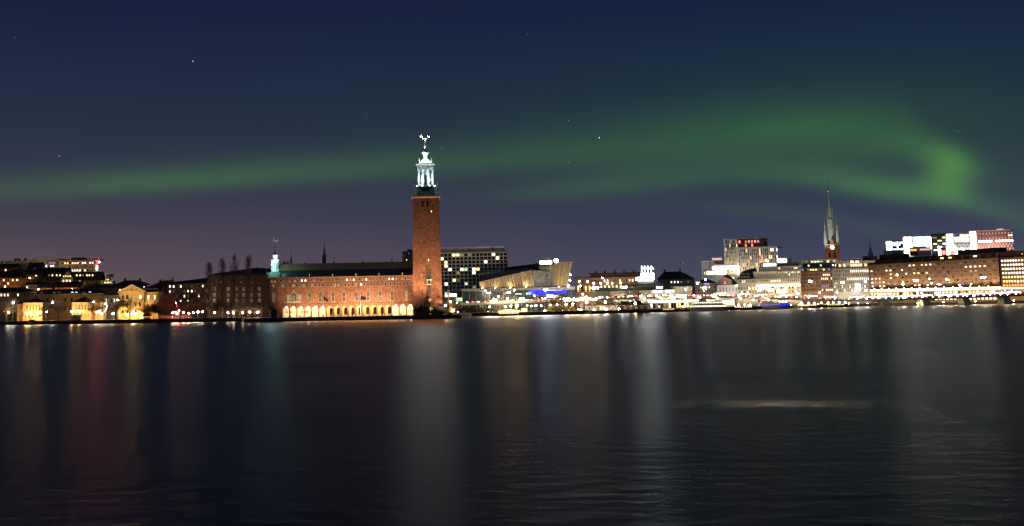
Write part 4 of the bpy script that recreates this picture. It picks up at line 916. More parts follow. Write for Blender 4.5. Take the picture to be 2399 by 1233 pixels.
b.part('gable_wall', MB().prism([(u0, -.6, 0), (u1, -.6, 0), (u1, -.6, b.H+1), ((u0+u1)/2, -.6, zg), (u0, -.6, b.H+1)], (0, 8, 0)), 'grey_plaster')
for k in range(3): obj('window', win_mesh(1.4, 2.2, ('lit_warm', 'lit_warm', 'lit_yellow')[k], 'concrete'), b.o, (u0+2.2+k*2.6, -.6, b.H-1.4))
for k in range(4): obj('window', win_mesh(.9, 1.1, 'lit_warm', 'concrete'), b.o, (u0+2.2+k*1.8, -.6, b.H+3.0))
for k, px in enumerate((115, 123, 133, 141, 180, 188, 195, 204, 209.5, 217)):
    obj('dormer', win_mesh(1.3, 1.5, 'lit_warm' if k not in (0, 6) else 'lit_dim', 'roof_dark'), b.o, (b.uz(px, 647, 2.8)[0], 2.6, b.uz(px, 647.5, 2.8)[1]))
b.win(187, 661, 1.4, 3.0, 'lit_purple', 'concrete', v=-.1)
gab('low house of pale stone with lit doors below the central gable', 58, 190, 1110, 668, 661, 'grey_plaster', seed=21, cols=16, p=.25)
b = gab('long orange lit facade with a red roof below the hill houses', 86, 182, 1075, 675, 667, 'orange_plaster', 'roof_red', seed=22, cols=14, p=.2, ch=('lit_dim', 'lit_warm'))
gab('brown gabled house half hidden by bare trees at the left edge', -30, 48, 1120, 652, 636, 'orange_plaster', 'roof_dark', seed=25, rows=2, cols=7, p=.3)
for k, (px, D, yh, m) in enumerate([(90, 1072, 678, 'lamp_sodium'), (132, 1070, 679, 'lamp_sodium'), (170, 1070, 678, 'lamp_sodium'), (40, 1105, 680, 'lamp_sodium'), (205, 1000, 684, 'lamp_sodium'), (12, 1110, 672, 'lamp_sodium'), (110, 1140, 664, 'lamp_sodium'), (70, 1170, 652, 'lamp_sodium'), (150, 1280, 646, 'lamp_sodium'), (200, 1280, 644, 'lamp_sodium'), (30, 1220, 640, 'lamp_sodium'), (60, 1282, 630, 'lamp_sodium'), (100, 1282, 632, 'lamp_sodium'), (215, 1230, 668, 'lamp_sodium'), (255, 1230, 668, 'lamp_sodium'), (175, 1140, 664, 'lamp_sodium'), (225, 1140, 663, 'lamp_sodium')]):
    x, z = P(px, yh, D-9)
    street_lamp(px, yh, D-9, m, 'sodium street lamp among the houses on the left hill', 'hill street lamps', r=.32, z0=max(GZ, hillz(x, D-9)-.3))

# ------------------------------------------------------------------ trees and lamps on the promenade
for px, yb, yt, D, sd, lab in [(-8, 746, 689, 938, 31, 'dense dark bare tree at the left edge of the promenade'), (17, 746, 693, 936, 32, 'dark bare tree beside the first tall lamp, next to the left edge'),
                               (139, 746, 697, 935, 33, 'spreading bare tree between the two villas'), (112, 746, 706, 938, 34, 'slender bare tree just right of the left villa'),
                               (221, 746, 699, 935, 35, 'bare tree in front of the right end of the right villa'), (273, 746, 692, 935, 36, 'bare tree left of the pediment house'),
                               (305, 746, 690, 934, 37, 'tall bare tree with dark trunk before the pediment house')]:
    place_tree('bare_tree', px, yb, yt, D, sd, lab, 'bare trees on the left promenade')
for k, (px, yt) in enumerate([(347, 711), (361, 711), (375, 711), (389, 711), (403, 705)]):
    place_tree('pollarded_tree', px, 745, yt, 938, 40+k % 2, 'pollarded tree in the clipped row right of the pediment house', 'clipped tree row', 'twig_red', spread=.6, density=1.6, tw=.08)
for k, (px, yt) in enumerate([(384, 686), (394, 680), (424, 712), (438, 709), (452, 711), (466, 706), (478, 700)]):
    place_tree('bare_tree', px, 745, yt, 930, 45+k % 3, 'reddish bare tree of the row before the apartment block', 'trees before the apartment block', 'twig_red', density=1.2)
place_tree('bare_tree', 388, 690, 652, 1060, 36, 'bare tree on the skyline left of the poplars')
for px, yt, D, sd, lab in [(490, 619, 895, 51, 'narrow poplar, leftmost and most separate of the four'), (521, 611, 893, 52, 'narrow poplar, second of the four from the left'),
                           (549.5, 601, 893, 53, 'tallest narrow poplar, third of the four from the left'), (581.5, 604, 894, 54, 'narrow poplar nearest to the lit city hall')]:
    place_tree('poplar_tree', px, 745, yt, D, sd, lab, 'bare poplars before the dark wing', upright=True)
for px, yt, D, sd in [(505, 699, 890, 33), (536, 703, 890, 34), (562, 701, 890, 35), (597, 706, 888, 34), (612, 702, 889, 33)]:
    place_tree('bare_tree', px, 745, yt, D, sd, 'low bare tree lit from below in front of the dark wing', 'low trees before the dark wing', spread=.35)
LG = 'promenade lamps on the left shore'
for px, py, m, r, lab in [(31, 709.5, 'lamp_cool', .5, 'tall cool white street lamp left of the left villa'), (20, 732.5, 'lamp_white', .55, 'low bright lamp under the dark trees at the far left'),
                       (123.5, 709, 'lamp_cool', .38, 'tall street lamp between the two villas'), (109, 731.5, 'lamp_white', .3, 'short lamp just right of the left villa'),
                       (219.5, 707.5, 'lamp_cool', .38, 'tall street lamp before the right end of the right villa'), (248, 712.5, 'lamp_cool', .36, 'street lamp left of the pediment house, the higher one')]:
    street_lamp(px, py, 932, m, lab, LG, r)
for px, py in [(62, 735), (72, 737), (88, 736), (95, 733), (168, 731), (186, 731), (226, 732), (233, 730), (238, 735), (265, 735), (309, 735), (317, 735), (313, 731), (296, 737), (332, 742)]:
    street_lamp(px, py, 945, 'lamp_warm', 'low warm lamp glowing against the yellow villa fronts', 'low warm lamps before the villas', r=.5)
for px, py in [(405, 733), (412, 732), (415, 735), (430, 732), (442, 734), (453, 733), (464, 731), (474, 731), (503, 733), (534, 733), (546, 733), (569, 733), (585, 732), (604, 732)]:
    street_lamp(px, py, 886.5+(600-px)*.09, 'lamp_white', 'globe lamp in the bright row under the poplars', 'globe lamp row under the poplars', r=.46)
for px, py in [(250, 718), (249, 723), (246, 729), (275, 703), (277, 704), (401, 710), (412, 710)]:
    street_lamp(px, py, 960, 'lamp_small', 'small distant lamp between the bare trees', 'small lamps between trees', r=.4)
street_lamp(419.5, 728, 905, 'lamp_red', 'red signal light under the trees left of the poplars', None, r=.36)
# promenade furniture
k_ = Bld('kiosk', 'small grey kiosk hut on the quay in front of the right villa', 'kiosk', 168, 930, 190, 930, 740, z0=GZ, depth=4, wall='concrete_light')
k_.box('roof', -.4, k_.Lx+.4, -.4, 4.4, k_.H+.003, k_.H+.3, 'roof_dark'); k_.box('hatch', .8, 3.6, -.1, -.003, 1, 2, 'metal_grey'); k_.box('door', 4.3, 5.2, -.1, -.003, 0, 1.9, 'concrete_dark')
k_ = Bld('cafe_tent', 'dark peaked cafe tent on the quay right of the pediment house', 'tent', 333, 928, 353, 928, 741, z0=GZ, depth=5, wallpart=False)
for u in (.2, k_.Lx-.2):
    for v in (.2, 4.8): k_.part('tent_pole', MB().tube((u, v, 0), (u, v, k_.H), .08, .08, 5), 'metal_dark')
k_.hip(2.3, 'roof_dark', .3, z=k_.H-.2, name='tent_roof')
k_.box('counter', .6, k_.Lx-.6, 3, 3.6, 0, 1.1, 'concrete_dark')
k_ = Bld('barge', 'long dark moored barge with a red glow along the promenade', 'boat', 367, 912, 452, 912, 741.5, z0=.0, depth=5, wallpart=False)
k_.part('hull', MB().prism([(-1, 0, .3), (0, 0, -.3), (k_.Lx-.5, 0, -.3), (k_.Lx+1, 0, .6), (k_.Lx+1, 0, 2.1), (-1, 0, 2.1)], (0, 4.5, 0)), 'hull_dark')
k_.box('deck_house', 1, k_.Lx*.62, .8, 3.8, 2.103, 4.4, 'hull_red'); k_.box('deck_house', k_.Lx*.66, k_.Lx-1, .8, 3.8, 2.103, 4.1, 'hull_red'); k_.box('roof', .6, k_.Lx*.64, .4, 4.2, 4.403, 4.6, 'roof_dark')
k_.grid(1.4, k_.Lx*.6, 2.6, 3.9, 14, 1, .5, .5, lits(.5, ['lit_dim', 'lit_warm'], 2), 'concrete', v=.8)
for a in range(3): k_.part('mooring_post', MB().tube((3+a*9, 4.3, 2.1), (3+a*9, 4.3, 3.2), .15, .12, 5), 'metal_dark')
# ================================================================== RIGHT SHORE
def pv(b, px, py, v): u, z = b.uz(px, py, v); return Vector((u, v, z))
def fins(b, c4, n, out=.45, w=.16, m='steel_fin', parent=None, name='fins', jitter=0):
    """thin upright fins over the quad c4 (bl, br, tr, tl), standing out towards the viewer"""
    mb = MB(); bl, br, tr, tl = c4
    for i in range(n):
        t_ = (i+.5+R.uniform(-.3, .3)*(jitter > 0))/n; p0 = bl.lerp(br, t_); p1 = tl.lerp(tr, t_); s_ = Vector((w/2, 0, 0)); o = Vector((0, -out*(1+R.uniform(-jitter, jitter)), 0)); e = Vector((0, -.02, 0))
        mb.add([p0-s_+o, p0+s_+o, p0+s_+e, p0-s_+e, p1-s_+o, p1+s_+o, p1+s_+e, p1-s_+e], [(0, 1, 5, 4), (1, 2, 6, 5), (3, 0, 4, 7), (4, 5, 6, 7), (3, 2, 1, 0)])
    o = b.part(name, mb, m, parent); o['kind'] = 'stuff'; return o
G = 'buildings on the right shore'
def fill_uplights(b, us, v, z, energy, col, tz, cone=120, m='lamp_small', tv=0):  # lamps added to brighten the fronts in place of street light
    for u in us:
        b.part('added_uplight', MB().tube((u, v, z), (u, v, z+.4), .22, .3, 6), m); light('added_uplight_beam', 'SPOT', b.o, (u, v, z+.7), energy, col, .4, (u, tv, tz), cone)
# far tower block seen over the city hall roof
b = Bld('tower_block', 'small dark tower block peeking over the city hall roof left of the brick tower', 'building', 943, 1250, 968, 1250, 589, depth=20, wall='concrete_dark')
b.box('roof_house', b.Lx*.45, b.Lx, 3, 15, b.H, b.H+1.6, 'concrete_dark'); b.pgrid(944, 592, 966, 612, 4, 4, fw=.5, fh=.55, pane=lambda r, c: {(0, 2): 'lit_dim', (3, 1): 'lit_warm', (1, 0): 'lit_faint'}.get((r, c), 'glass_dark'), frame='concrete')
# grid hotel
b = Bld('grid_hotel', 'dark slab hotel with a pale grid of square windows right of the brick tower', 'hotel', 1020, 1060, 1190, 1060, 591.5, depth=22, wall='concrete_light', group=G)
b.cornice(h=.7, out=.5, m='concrete_dark')
u1 = b.uz(1181.5, 585, 3)[0]; b.box('penthouse', -1, u1, 3, 19, b.H+.7, b.uz(1036, 580, 3)[1], 'white_plaster')
for px in (1100, 1155): u, _ = b.uz(px, 590, 2); b.box('roof_vent', u-.8, u+.8, 1, 2.4, b.H+.7, b.H+2, 'concrete_dark')
HL = {(0, 4): 'lit_yellow', (0, 5): 'lit_yellow', (0, 6): 'lit_dim', (0, 8): 'lit_dim', (0, 14): 'lit_warm', (1, 15): 'lit_white', (2, 12): 'lit_white', (3, 2): 'lit_white', (1, 1): 'lit_white', (2, 2): 'lit_yellow', (4, 3): 'lit_white', (4, 6): 'lit_white', (4, 7): 'lit_green', (4, 9): 'lit_white', (4, 10): 'lit_yellow', (5, 9): 'lit_white', (5, 5): 'lit_dim', (7, 4): 'lit_yellow', (8, 2): 'lit_white', (7, 5): 'lit_faint', (8, 7): 'lit_green', (9, 9): 'lit_dim'}
b.pgrid(1021, 594.5, 1188.5, 679, 18, 10, fw=.80, fh=.78, pane=lambda r, c: HL.get((r, c), 'glass_dark'), frame='concrete_light', style='bare')
b.box('podium_slab', -2, b.Lx+6, -8, -.01, b.uz(1037, 684)[1], b.uz(1037, 680)[1], 'concrete')
b.box('shop_front', 0, b.Lx, -.8, -.05, b.uz(1037, 700)[1], b.uz(1037, 684.5)[1], 'glass_green')
for px, py, w_, h_, m in [(1056, 692, 9, 2.6, 'lit_white'), (1090, 690, 3, 1.6, 'lit_purple'), (1102, 690, 3, 1, 'lit_white'), (1082, 702, 9, 3, 'lit_green'), (1107, 703, 6, 3, 'lit_white'), (1048, 688, 4, 2, 'lit_green')]:
    b.win(px, py, w_, h_, m, 'metal_dark', 'mullion', v=-.85)
# congress centre with slanted finned volumes
b = Bld('congress_centre', 'congress centre of slanted timber coloured finned volumes on a dark glass base', 'building', 1118, 1030, 1345, 1030, 676, depth=40, wallpart=False, group=G)
lo = lambda px, py, v=0: pv(b, px, py, v)
def hexa(name, c4, dv, m):
    d = Vector((0, dv, 0)); vs = list(c4)+[c+d for c in c4]
    return b.part(name, MB().add(vs, [(0, 1, 2, 3), (7, 6, 5, 4), (0, 4, 5, 1), (1, 5, 6, 2), (2, 6, 7, 3), (3, 7, 4, 0)]), m)
q1_ = [lo(1124, 676), lo(1254, 672), lo(1245, 633), lo(1122, 660.5)]
f1 = hexa('front_volume', q1_, 14, 'concrete_dark'); fins(b, q1_, 44, .6, .55, parent=f1, jitter=.5)
q2_ = [lo(1254.2, 672), lo(1296.5, 670, 6), lo(1295.6, 638.6, 6), lo(1245.2, 633)]
f2 = hexa('corner_volume', q2_, 16, 'concrete_dark'); fins(b, q2_, 20, .55, .35, 'concrete', parent=f2, jitter=.5)
q3_ = [lo(1124, 668, 14.5), lo(1250, 640, 14.5), lo(1247, 628, 14.5), lo(1122.5, 639.5, 14.5)]
f3 = hexa('rear_volume', q3_, 12, 'concrete_dark'); fins(b, q3_, 36, .5, .4, 'concrete', parent=f3, jitter=.5)
q4_ = [lo(1170, 640, 20), lo(1262, 632, 20), lo(1262, 617.5, 20), lo(1192, 625.5, 20)]
hexa('roof_volume', q4_, 10, 'roof_dark')
q5_ = [lo(1262, 671, 24), lo(1330.5, 670, 24), lo(1341, 613.5, 24), lo(1258, 615, 24)]
f5 = hexa('tall_volume', q5_, 12, 'concrete_dark'); fins(b, q5_, 30, .6, .5, parent=f5, jitter=.6)
for px in (1167, 1225, 1230): p0, p1 = lo(px, 635, 19), lo(px+3, 626, 19); b.part('roof_fin', MB().tube(p0, p1, .4, .3, 4), 'concrete_light')
u0, zs = b.uz(1080, 683); u1, _ = b.uz(1345, 676); _, zs1 = b.uz(1080, 676.8)
b.box('podium_slab', u0, u1, -4, 38, zs, zs1, 'concrete'); b.box('glass_base', u0+1, u1-2, 0, 36, 0, zs-.01, 'glass_green')
for k in range(17): u = u0+1+k*(u1-u0-3)/16; b.box('mullion', u-.12, u+.12, -.35, -.01, 0, zs-.02, 'metal_grey')
for px, py, w_, h_, m in [(1252, 686, 8, 3.4, 'lit_blue'), (1266, 686, 7, 3.6, 'lit_blue'), (1284, 685, 10, 3.4, 'lit_blue'), (1303, 683, 11, 3.2, 'lit_blue'), (1318, 682, 6, 3, 'lit_blue'), (1300, 680.5, 10, .7, 'lit_cool'), (1288, 694, 5, 2.4, 'lit_cool'), (1302, 695, 4, 2.2, 'lit_yellow'), (1238, 688, 4, 2, 'lit_green'), (1215, 689, 5, 1.2, 'lit_green')]:
    b.win(px, py, w_, h_, m, 'metal_dark', 'mullion', v=-.4)
for px, wpx in ((1278.5, 27), (1303, 9)):
    x, z = P(px, 613.5 if wpx > 10 else 611, 1052); w_ = wpx*1052/3300
    o = thing('roof_sign', 'long glowing white sign on the roof of the congress centre' if wpx > 10 else 'round glowing white sign at the right end of the congress roof', 'sign', (x, 1052, z-1.6))
    if wpx > 10:
        obj('sign_board', MB().box(-w_/2-.2, w_/2+.2, .1, .5, -.2, 2.6).mesh('sign_board', 'metal_dark'), o)
        for k in range(9): obj('letter_panel', MB().box(-w_/2+k*w_/9+.05, -w_/2+(k+1)*w_/9-.05, -.3, .09, .1, 2.0+.5*k/9).mesh('letter_panel', 'sign_white'), o)
    else:
        obj('disc', MB().tube((0, -.3, 1.6), (0, .1, 1.6), 1.45, 1.45, 16).mesh('disc', 'sign_white'), o)
        obj('sign_board', MB().tube((0, .11, 1.6), (0, .5, 1.6), 1.6, 1.6, 16).mesh('sign_board', 'metal_dark'), o)
    obj('support', MB().tube((-w_*.3, .3, -3.5), (-w_*.3, .3, 0), .1, .1, 4).tube((w_*.3, .3, -3.5), (w_*.3, .3, 0), .1, .1, 4).mesh('support', 'metal_dark'), o)
for px, pt_, e_ in ((1130, 1135, 2.0), (1160, 1166, 2.2), (1195, 1200, 2.6), (1232, 1238, 4.0), (1310, 1312, 5.0), (1330, 1322, 5.0)):
    vv = -3.2 if px < 1300 else 14; p0 = lo(px, 674, vv); p0.z = zs1+.3; tgt = lo(pt_, 655 if px < 1300 else 640, 0 if px < 1300 else 24)
    b.part('added_uplight', MB().tube(p0-Vector((0, 0, .28)), p0, .25, .3, 6), 'lamp_small'); light('added_uplight_beam', 'SPOT', b.o, p0+Vector((0, 0, .3)), 580*e_, (1, .72, .34), .3, tgt, 130)  # warm uplights added along the podium roof
u, z = b.uz(1279, 603.5, 24); b.part('roof_antenna', MB().box(u-2, u+2, 24, 24.4, z-1, z-.2).tube((u, 24.2, z-5), (u, 24.2, z+.8), .15, .1, 5), 'metal_grey')

# orange brick building with the lit arcade
b = Bld('orange_building', 'orange brick building with lit bays right of the congress centre', 'building', 1347, 1135, 1488, 1115, 652, depth=20, wall='brick_pink', group=G)
b.cornice(h=.6, out=.5, m='roof_dark'); b.box('attic', b.Lx*.24, b.Lx, 3, 17, b.H+.61, b.H+3.0, 'brick_dark'); b.box('attic_roof', b.Lx*.22, b.Lx+.4, 2.6, 17.4, b.H+3.003, b.H+3.6, 'roof_dark')
ol = {7: 'lit_white', 8: 'lit_white', 9: 'lit_dim', 10: 'lit_faint', 12: 'lit_yellow', 13: 'lit_dim', 15: 'lit_warm', 16: 'lit_white'}
b.pgrid(1362, 655, 1486, 664, 17, 1, fw=.5, fh=.75, pane=lambda r, c: ol.get(c, 'glass_dark'), frame='brick_pink', style='mullion')
b.box('string_course', -.2, b.Lx+.2, -.4, -.003, b.H*.58, b.H*.58+.6, 'brick_dark')
b.pgrid(1350, 668, 1486, 686, 15, 1, fw=.5, fh=.8, pane=lits(.75, ['lit_yellow', 'lit_dim', 'lit_warm'], 31), frame='brick_pink', style='arch')
for k in range(5): b.chimney(b.Lx*(.3+.16*k), 8, b.H+3.6, 1.3, 1.6)
fill_uplights(b, [b.Lx*(k+.5)/5 for k in range(5)], -9, 0, 2600, (1, .78, .45), b.H*.6)
# white lit pavilion block with four pylons
b = Bld('lit_pavilion', 'blazing white lit block crowned by four pylons with flags', 'building', 1493, 1230, 1532, 1230, 657, depth=16, wall='concrete', group=G)
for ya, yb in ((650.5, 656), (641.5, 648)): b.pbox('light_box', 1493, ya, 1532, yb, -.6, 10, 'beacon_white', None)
b.pbox('roof_slab', 1492, 648.3, 1533, 650.2, -.9, 12, 'concrete_dark'); b.pbox('core', 1495, 648, 1530, 658, .5, 9, 'concrete')
for px in (1503.5, 1510.5, 1518, 1526):
    u, z = b.uz(px, 622.5); _, z0_ = b.uz(px, 641.4)
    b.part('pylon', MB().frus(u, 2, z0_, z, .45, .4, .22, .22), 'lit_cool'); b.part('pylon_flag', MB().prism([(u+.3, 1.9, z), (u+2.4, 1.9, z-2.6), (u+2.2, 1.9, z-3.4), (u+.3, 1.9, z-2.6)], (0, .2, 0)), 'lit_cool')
# dark mansion and its flag
b = Bld('dark_mansion', 'black hipped roof mansion under a pale flag in the middle of the right shore', 'building', 1541, 1180, 1627, 1180, 655, depth=22, wall='concrete_dark', group=G)
zr_ = b.uz(1575, 636.5, 11)[1]; ua, ub = b.uz(1556, 640, 11)[0], b.uz(1596, 640, 11)[0]
b.part('roof', MB().add([(-.8, -.8, b.H), (b.Lx+.8, -.8, b.H), (b.Lx+.8, 22.8, b.H), (-.8, 22.8, b.H), (ua, 11, zr_), (ub, 11, zr_)], [(0, 1, 5, 4), (1, 2, 5), (2, 3, 4, 5), (3, 0, 4), (3, 2, 1, 0)]), 'roof_dark')
for px in (1557, 1593): u, _ = b.uz(px, 637, 11); b.chimney(u, 11, zr_-1.5, 1.6, 3.4)
b.pgrid(1545, 658, 1624, 666, 10, 1, fw=.45, fh=.6, pane=lits(.35, ['lit_white', 'lit_faint', 'lit_dim'], 44), frame='concrete')
flagpole(1597, 612, 641, 1182, 'pale flag on a tall pole above the black roofed mansion', 'flag_white', 7, 10, .1)
b = Bld('station_hall', 'long low green roofed hall with a pale green lit wall by the viaduct', 'building', 1432, 1085, 1586, 1110, 682, depth=24, wall='cream_plaster', group=G)
b.part('roof', MB().prism([(-.5, -1, b.H+.01), (-.5, 6, b.H+2.6), (-.5, 18, b.H+2.6), (-.5, 24.5, b.H+.01)], (b.Lx+1, 0, 0)), 'roof_green')
b.pbox('roof_box', 1492, 664.5, 1556, 672, 7, 15, 'roof_green'); b.pbox('roof_box', 1476, 667, 1491, 672, 8, 14, 'roof_grey')
for px, w_ in ((1440, 9), (1462, 7), (1486, 8), (1512, 8), (1540, 9), (1570, 10)): b.win(px, 686.5-(px-1432)*.035, w_, 2.2, 'lit_dim' if px < 1530 else 'lit_cool', 'roof_green', 'mullion')
fill_uplights(b, [b.Lx*(k+.5)/5 for k in range(5)], -6, 0, 5200, (.95, 1, .62), b.H*.7)
b = Bld('beige_box', 'windowless beige box building beside the green roofed hall', 'building', 1585, 1105, 1622, 1110, 672.5, depth=16, wall='cream_plaster', group=G)
b.box('parapet', -.2, b.Lx+.2, -.2, 16.2, b.H+.003, b.H+.5, 'concrete'); b.box('door', 2, 4, -.12, -.003, 0, 3, 'metal_grey')
for k in range(4): b.box('panel_joint', b.Lx*(k+1)/5-.06, b.Lx*(k+1)/5+.06, -.08, -.003, 0, b.H, 'concrete_dark')

# white gabled house
b = Bld('white_house', 'white plaster house with a dark roof and pale gable by the viaduct', 'house', 1680, 1150, 1729, 1150, 668, depth=18, wall='white_plaster', group=G)
ga, gb = b.uz(1682, 660)[0], b.uz(1714, 660)[0]; zg = b.uz(1697, 648)[1]
b.hip(b.uz(1690, 645, 9)[1]-b.H, 'roof_dark', .6, inset=7)
b.part('gable_wall', MB().prism([(ga, -.3, b.H-.2), (gb, -.3, b.H-.2), (gb, -.3, b.uz(1714, 656)[1]), ((ga+gb)/2, -.3, zg), (ga, -.3, b.uz(1682, 658)[1])], (0, 7, 0)), 'brick_pink')
for k in range(5): obj('window', win_mesh(.9, 1.7, 'lit_red' if k in (2,) else 'glass_dark', 'white_plaster'), b.o, (ga+1.2+k*2.1, -.3, b.H+.9))
for k in range(2): obj('window', win_mesh(.8, 1.1, 'lit_dim', 'white_plaster'), b.o, ((ga+gb)/2-.8+k*1.6, -.3, b.H+4.2))
b.pgrid(1683, 670, 1728, 688, 6, 1, fw=.32, fh=.55, pane='glass_dark', frame='white_plaster', style='cross')
fill_uplights(b, [3, 8, 13], -8, 0, 2600, (1, .90, .75), b.H*.6)
b = Bld('dormer_house', 'dark roofed house with a violet lit corner left of the white gabled house', 'house', 1630, 1160, 1679, 1160, 664, depth=16, wall='grey_plaster', group=G)
b.hip(b.uz(1660, 652, 8)[1]-b.H, 'roof_dark', .6); b.win(1656, 666, 4.5, 2.4, 'lit_purple', 'metal_dark', 'mullion'); b.win(1635, 662, 4, 1.6, 'lit_pink', 'metal_dark', v=-.1)
b.pgrid(1632, 670, 1678, 686, 7, 2, fw=.45, fh=.55, pane=lits(.4, ['lit_white', 'lit_dim', 'lit_warm'], 8), frame='concrete')

# striped hotel tower
b = Bld('striped_hotel', 'stepped hotel tower with irregular vertical stripes and red lit top windows', 'hotel', 1697, 1265, 1823, 1245, 582, depth=26, wall='concrete_light', group=G, wall_u0=11.2)
ut = b.uz(1728, 570, 4)[0]
b.box('tall_block', -.5, ut, 4, 24, 0, b.uz(1697, 561.5, 4)[1], 'concrete_light')
ur = b.uz(1788, 570, 4)[0]; b.box('penthouse', ut+.01, ur, 4, 22, b.H+.002, b.uz(1730, 560.5, 4)[1], 'roof_red')
b.cornice(h=.4, out=.15, m='concrete'); b.box('roof_edge', -.7, ur+.3, 3.7, 24.3, b.uz(1697, 561.5, 4)[1]+.003, b.uz(1697, 561.5, 4)[1]+.6, 'concrete')
for u, hh in ((5, 5), (18, 4), (30, 6)): b.part('antenna', MB().tube((u, 10, b.uz(1697, 561.5, 4)[1]), (u, 10, b.uz(1697, 561.5, 4)[1]+hh), .1, .05, 4), 'metal_dark')
pl = {(0, 0): 'lit_red', (0, 2): 'lit_pink', (0, 3): 'lit_red', (0, 4): 'lit_pink', (0, 5): 'lit_red', (1, 2): 'lit_red', (1, 4): 'lit_red', (0, 6): 'lit_pink'}
b.pgrid(1729, 563, 1787, 580, 8, 2, v=4, fw=.6, fh=.75, pane=lambda r, c: pl.get((r, c), 'glass_dark'), frame='roof_red')
st = random.Random(5)
def stripe(r, c): return st.choice(['glass_dark', 'glass_dark', 'glass_dark', 'lit_dim', 'lit_faint', 'glass_dark', 'lit_yellow' if st.random() < .3 else 'glass_dark'])
b.pgrid(1698, 563, 1727, 640, 9, 9, v=4, fw=.55, fh=.86, pane=stripe, frame='concrete_light', style='bare')
def stripe2(r, c):
    if c < 7 and r > 2 and c > 0: return st.choice(['lit_orange', 'lit_dim', 'glass_dark'])
    if (r, c) in ((0, 17), (0, 18), (0, 20), (2, 16), (2, 17), (2, 20), (3, 15), (3, 14), (4, 15), (3, 20), (4, 17), (4, 20)): return 'lit_white'
    if (r, c) in ((2, 12), (3, 11), (3, 12), (3, 13)): return 'lit_red' if r == 2 else 'lit_orange'
    return stripe(r, c)
b.pgrid(1729, 584, 1822, 642, 21, 7, fw=.56, fh=.88, pane=stripe2, frame='concrete_light', style='bare')
fill_uplights(b, [14, 20, 26, 32, 38, 44], -7, 20, 7800, (1, .76, .50), b.H-6); fill_uplights(b, [2, 8], -3.5, 24, 8500, (1, .76, .50), b.H, tv=4)
b.box('entrance_block', 0, b.Lx, -8, -.02, 0, 20, 'concrete')
b = Bld('striped_annex', 'lower striped hotel wing with a glowing roof terrace left of the striped tower', 'hotel', 1644, 1270, 1700, 1262, 611.5, depth=22, wall='concrete_light', group=G)
b.pgrid(1645, 614, 1672, 652, 9, 5, fw=.46, fh=.86, pane=stripe, frame='concrete_light', style='bare')
b.pbox('terrace_canopy', 1668, 605, 1688, 609.5, 1, 8, 'lit_pink'); b.part('canopy_post', MB().tube((b.uz(1670, 611)[0], 2, b.H), (b.uz(1670, 611)[0], 2, b.H+2), .15, .15, 4).tube((b.uz(1686, 611)[0], 2, b.H), (b.uz(1686, 611)[0], 2, b.H+2), .15, .15, 4), 'metal_dark')
b.pbox('roof_screen', 1673, 611.5, 1696, 620, -.3, -.01, 'roof_red'); b.pbox('glass_band', 1668, 624, 1732, 633, -.6, -.02, 'lit_white'); b.pbox('glass_band', 1656, 637, 1672, 643, -.5, -.02, 'led_white'); b.pbox('glass_band', 1676, 636, 1700, 642, -.5, -.02, 'led_white')

# streamlined office building with stepped rounded storeys
b = Bld('office_building', 'cream stepped office building with rounded upper storeys and glowing street level', 'building', 1727, 1225, 1876, 1190, 655, depth=26, wall='cream_plaster', group=G)
def round_tier(px0, v, ya, yb, m, nm='upper_storey'):
    u0, z1 = b.uz(px0, ya, v); _, z0 = b.uz(px0, yb, v); r = 5; pts = [(b.Lx, v), (b.Lx-b.inset, 25), (u0, 25)]+[(u0+r-r*math.cos(math.pi/2*k/6), v+r-r*math.sin(math.pi/2*k/6)) for k in range(7)]
    b.part(nm, MB().prism([(x, y, z0) for x, y in pts], (0, 0, z1-z0)), m); return u0, z0, z1
t1 = round_tier(1759, 1.2, 637, 655.5, 'cream_plaster'); round_tier(1757.5, .6, 636, 637, 'roof_grey', 'roof_edge')
t2 = round_tier(1774, 3.5, 626, 635.8, 'cream_plaster'); round_tier(1772.5, 2.9, 624.8, 625.9, 'roof_grey', 'roof_edge')
b.grid(t1[0]+5, b.Lx, t1[1]+.6, t1[2]-.6, 26, 1, .5, .42, lits(.15, ['lit_white', 'lit_dim'], 51), 'cream_plaster', v=1.2)
b.grid(t1[0]+5+18, b.Lx-1, t1[2]-2.0, t1[2]-.8, 12, 1, .7, .8, lits(.7, ['lit_white', 'lit_dim', 'lit_green'], 54), 'cream_plaster', v=1.15)
b.grid(t2[0]+14, b.Lx, t2[1]+.5, t2[2]-.5, 15, 1, .7, .5, lits(.4, ['lit_white', 'lit_dim'], 52), 'cream_plaster', v=3.5)
mu = b.uz(1759, 655)[0]
b.part('mansard', MB().add([(-.3, -.3, b.H+.01), (mu, -.3, b.H+.01), (mu, 16, b.H+.01), (-.3, 16, b.H+.01), (4, 4, b.H+7), (mu, 4, b.H+9), (mu, 12, b.H+9), (4, 12, b.H+7)], [(0, 1, 5, 4), (1, 2, 6, 5), (2, 3, 7, 6), (3, 0, 4, 7), (4, 5, 6, 7), (3, 2, 1, 0)]), 'roof_dark')
for r_, (zz_, vv) in enumerate(((1.2, .45), (3.6, 1.8))):
    for k in range(7): obj('dormer', win_mesh(.9, 1.4, 'lit_faint' if (k+r_) % 3 else 'lit_dim', 'roof_dark'), b.o, (2.5+k*(mu-3)/7, vv, b.H+zz_))
b.pgrid(1728, 656.5, 1874, 664.5, 30, 1, fw=.5, fh=.6, pane=lambda r, c: 'lit_white' if c in (2, 3, 16, 17, 18, 19, 20) else ('lit_dim' if c % 5 == 0 else 'glass_dark'), frame='cream_plaster')
b.pbox('light_cornice', 1772, 668, 1874, 671.5, -1.0, -.02, 'canopy_glow')
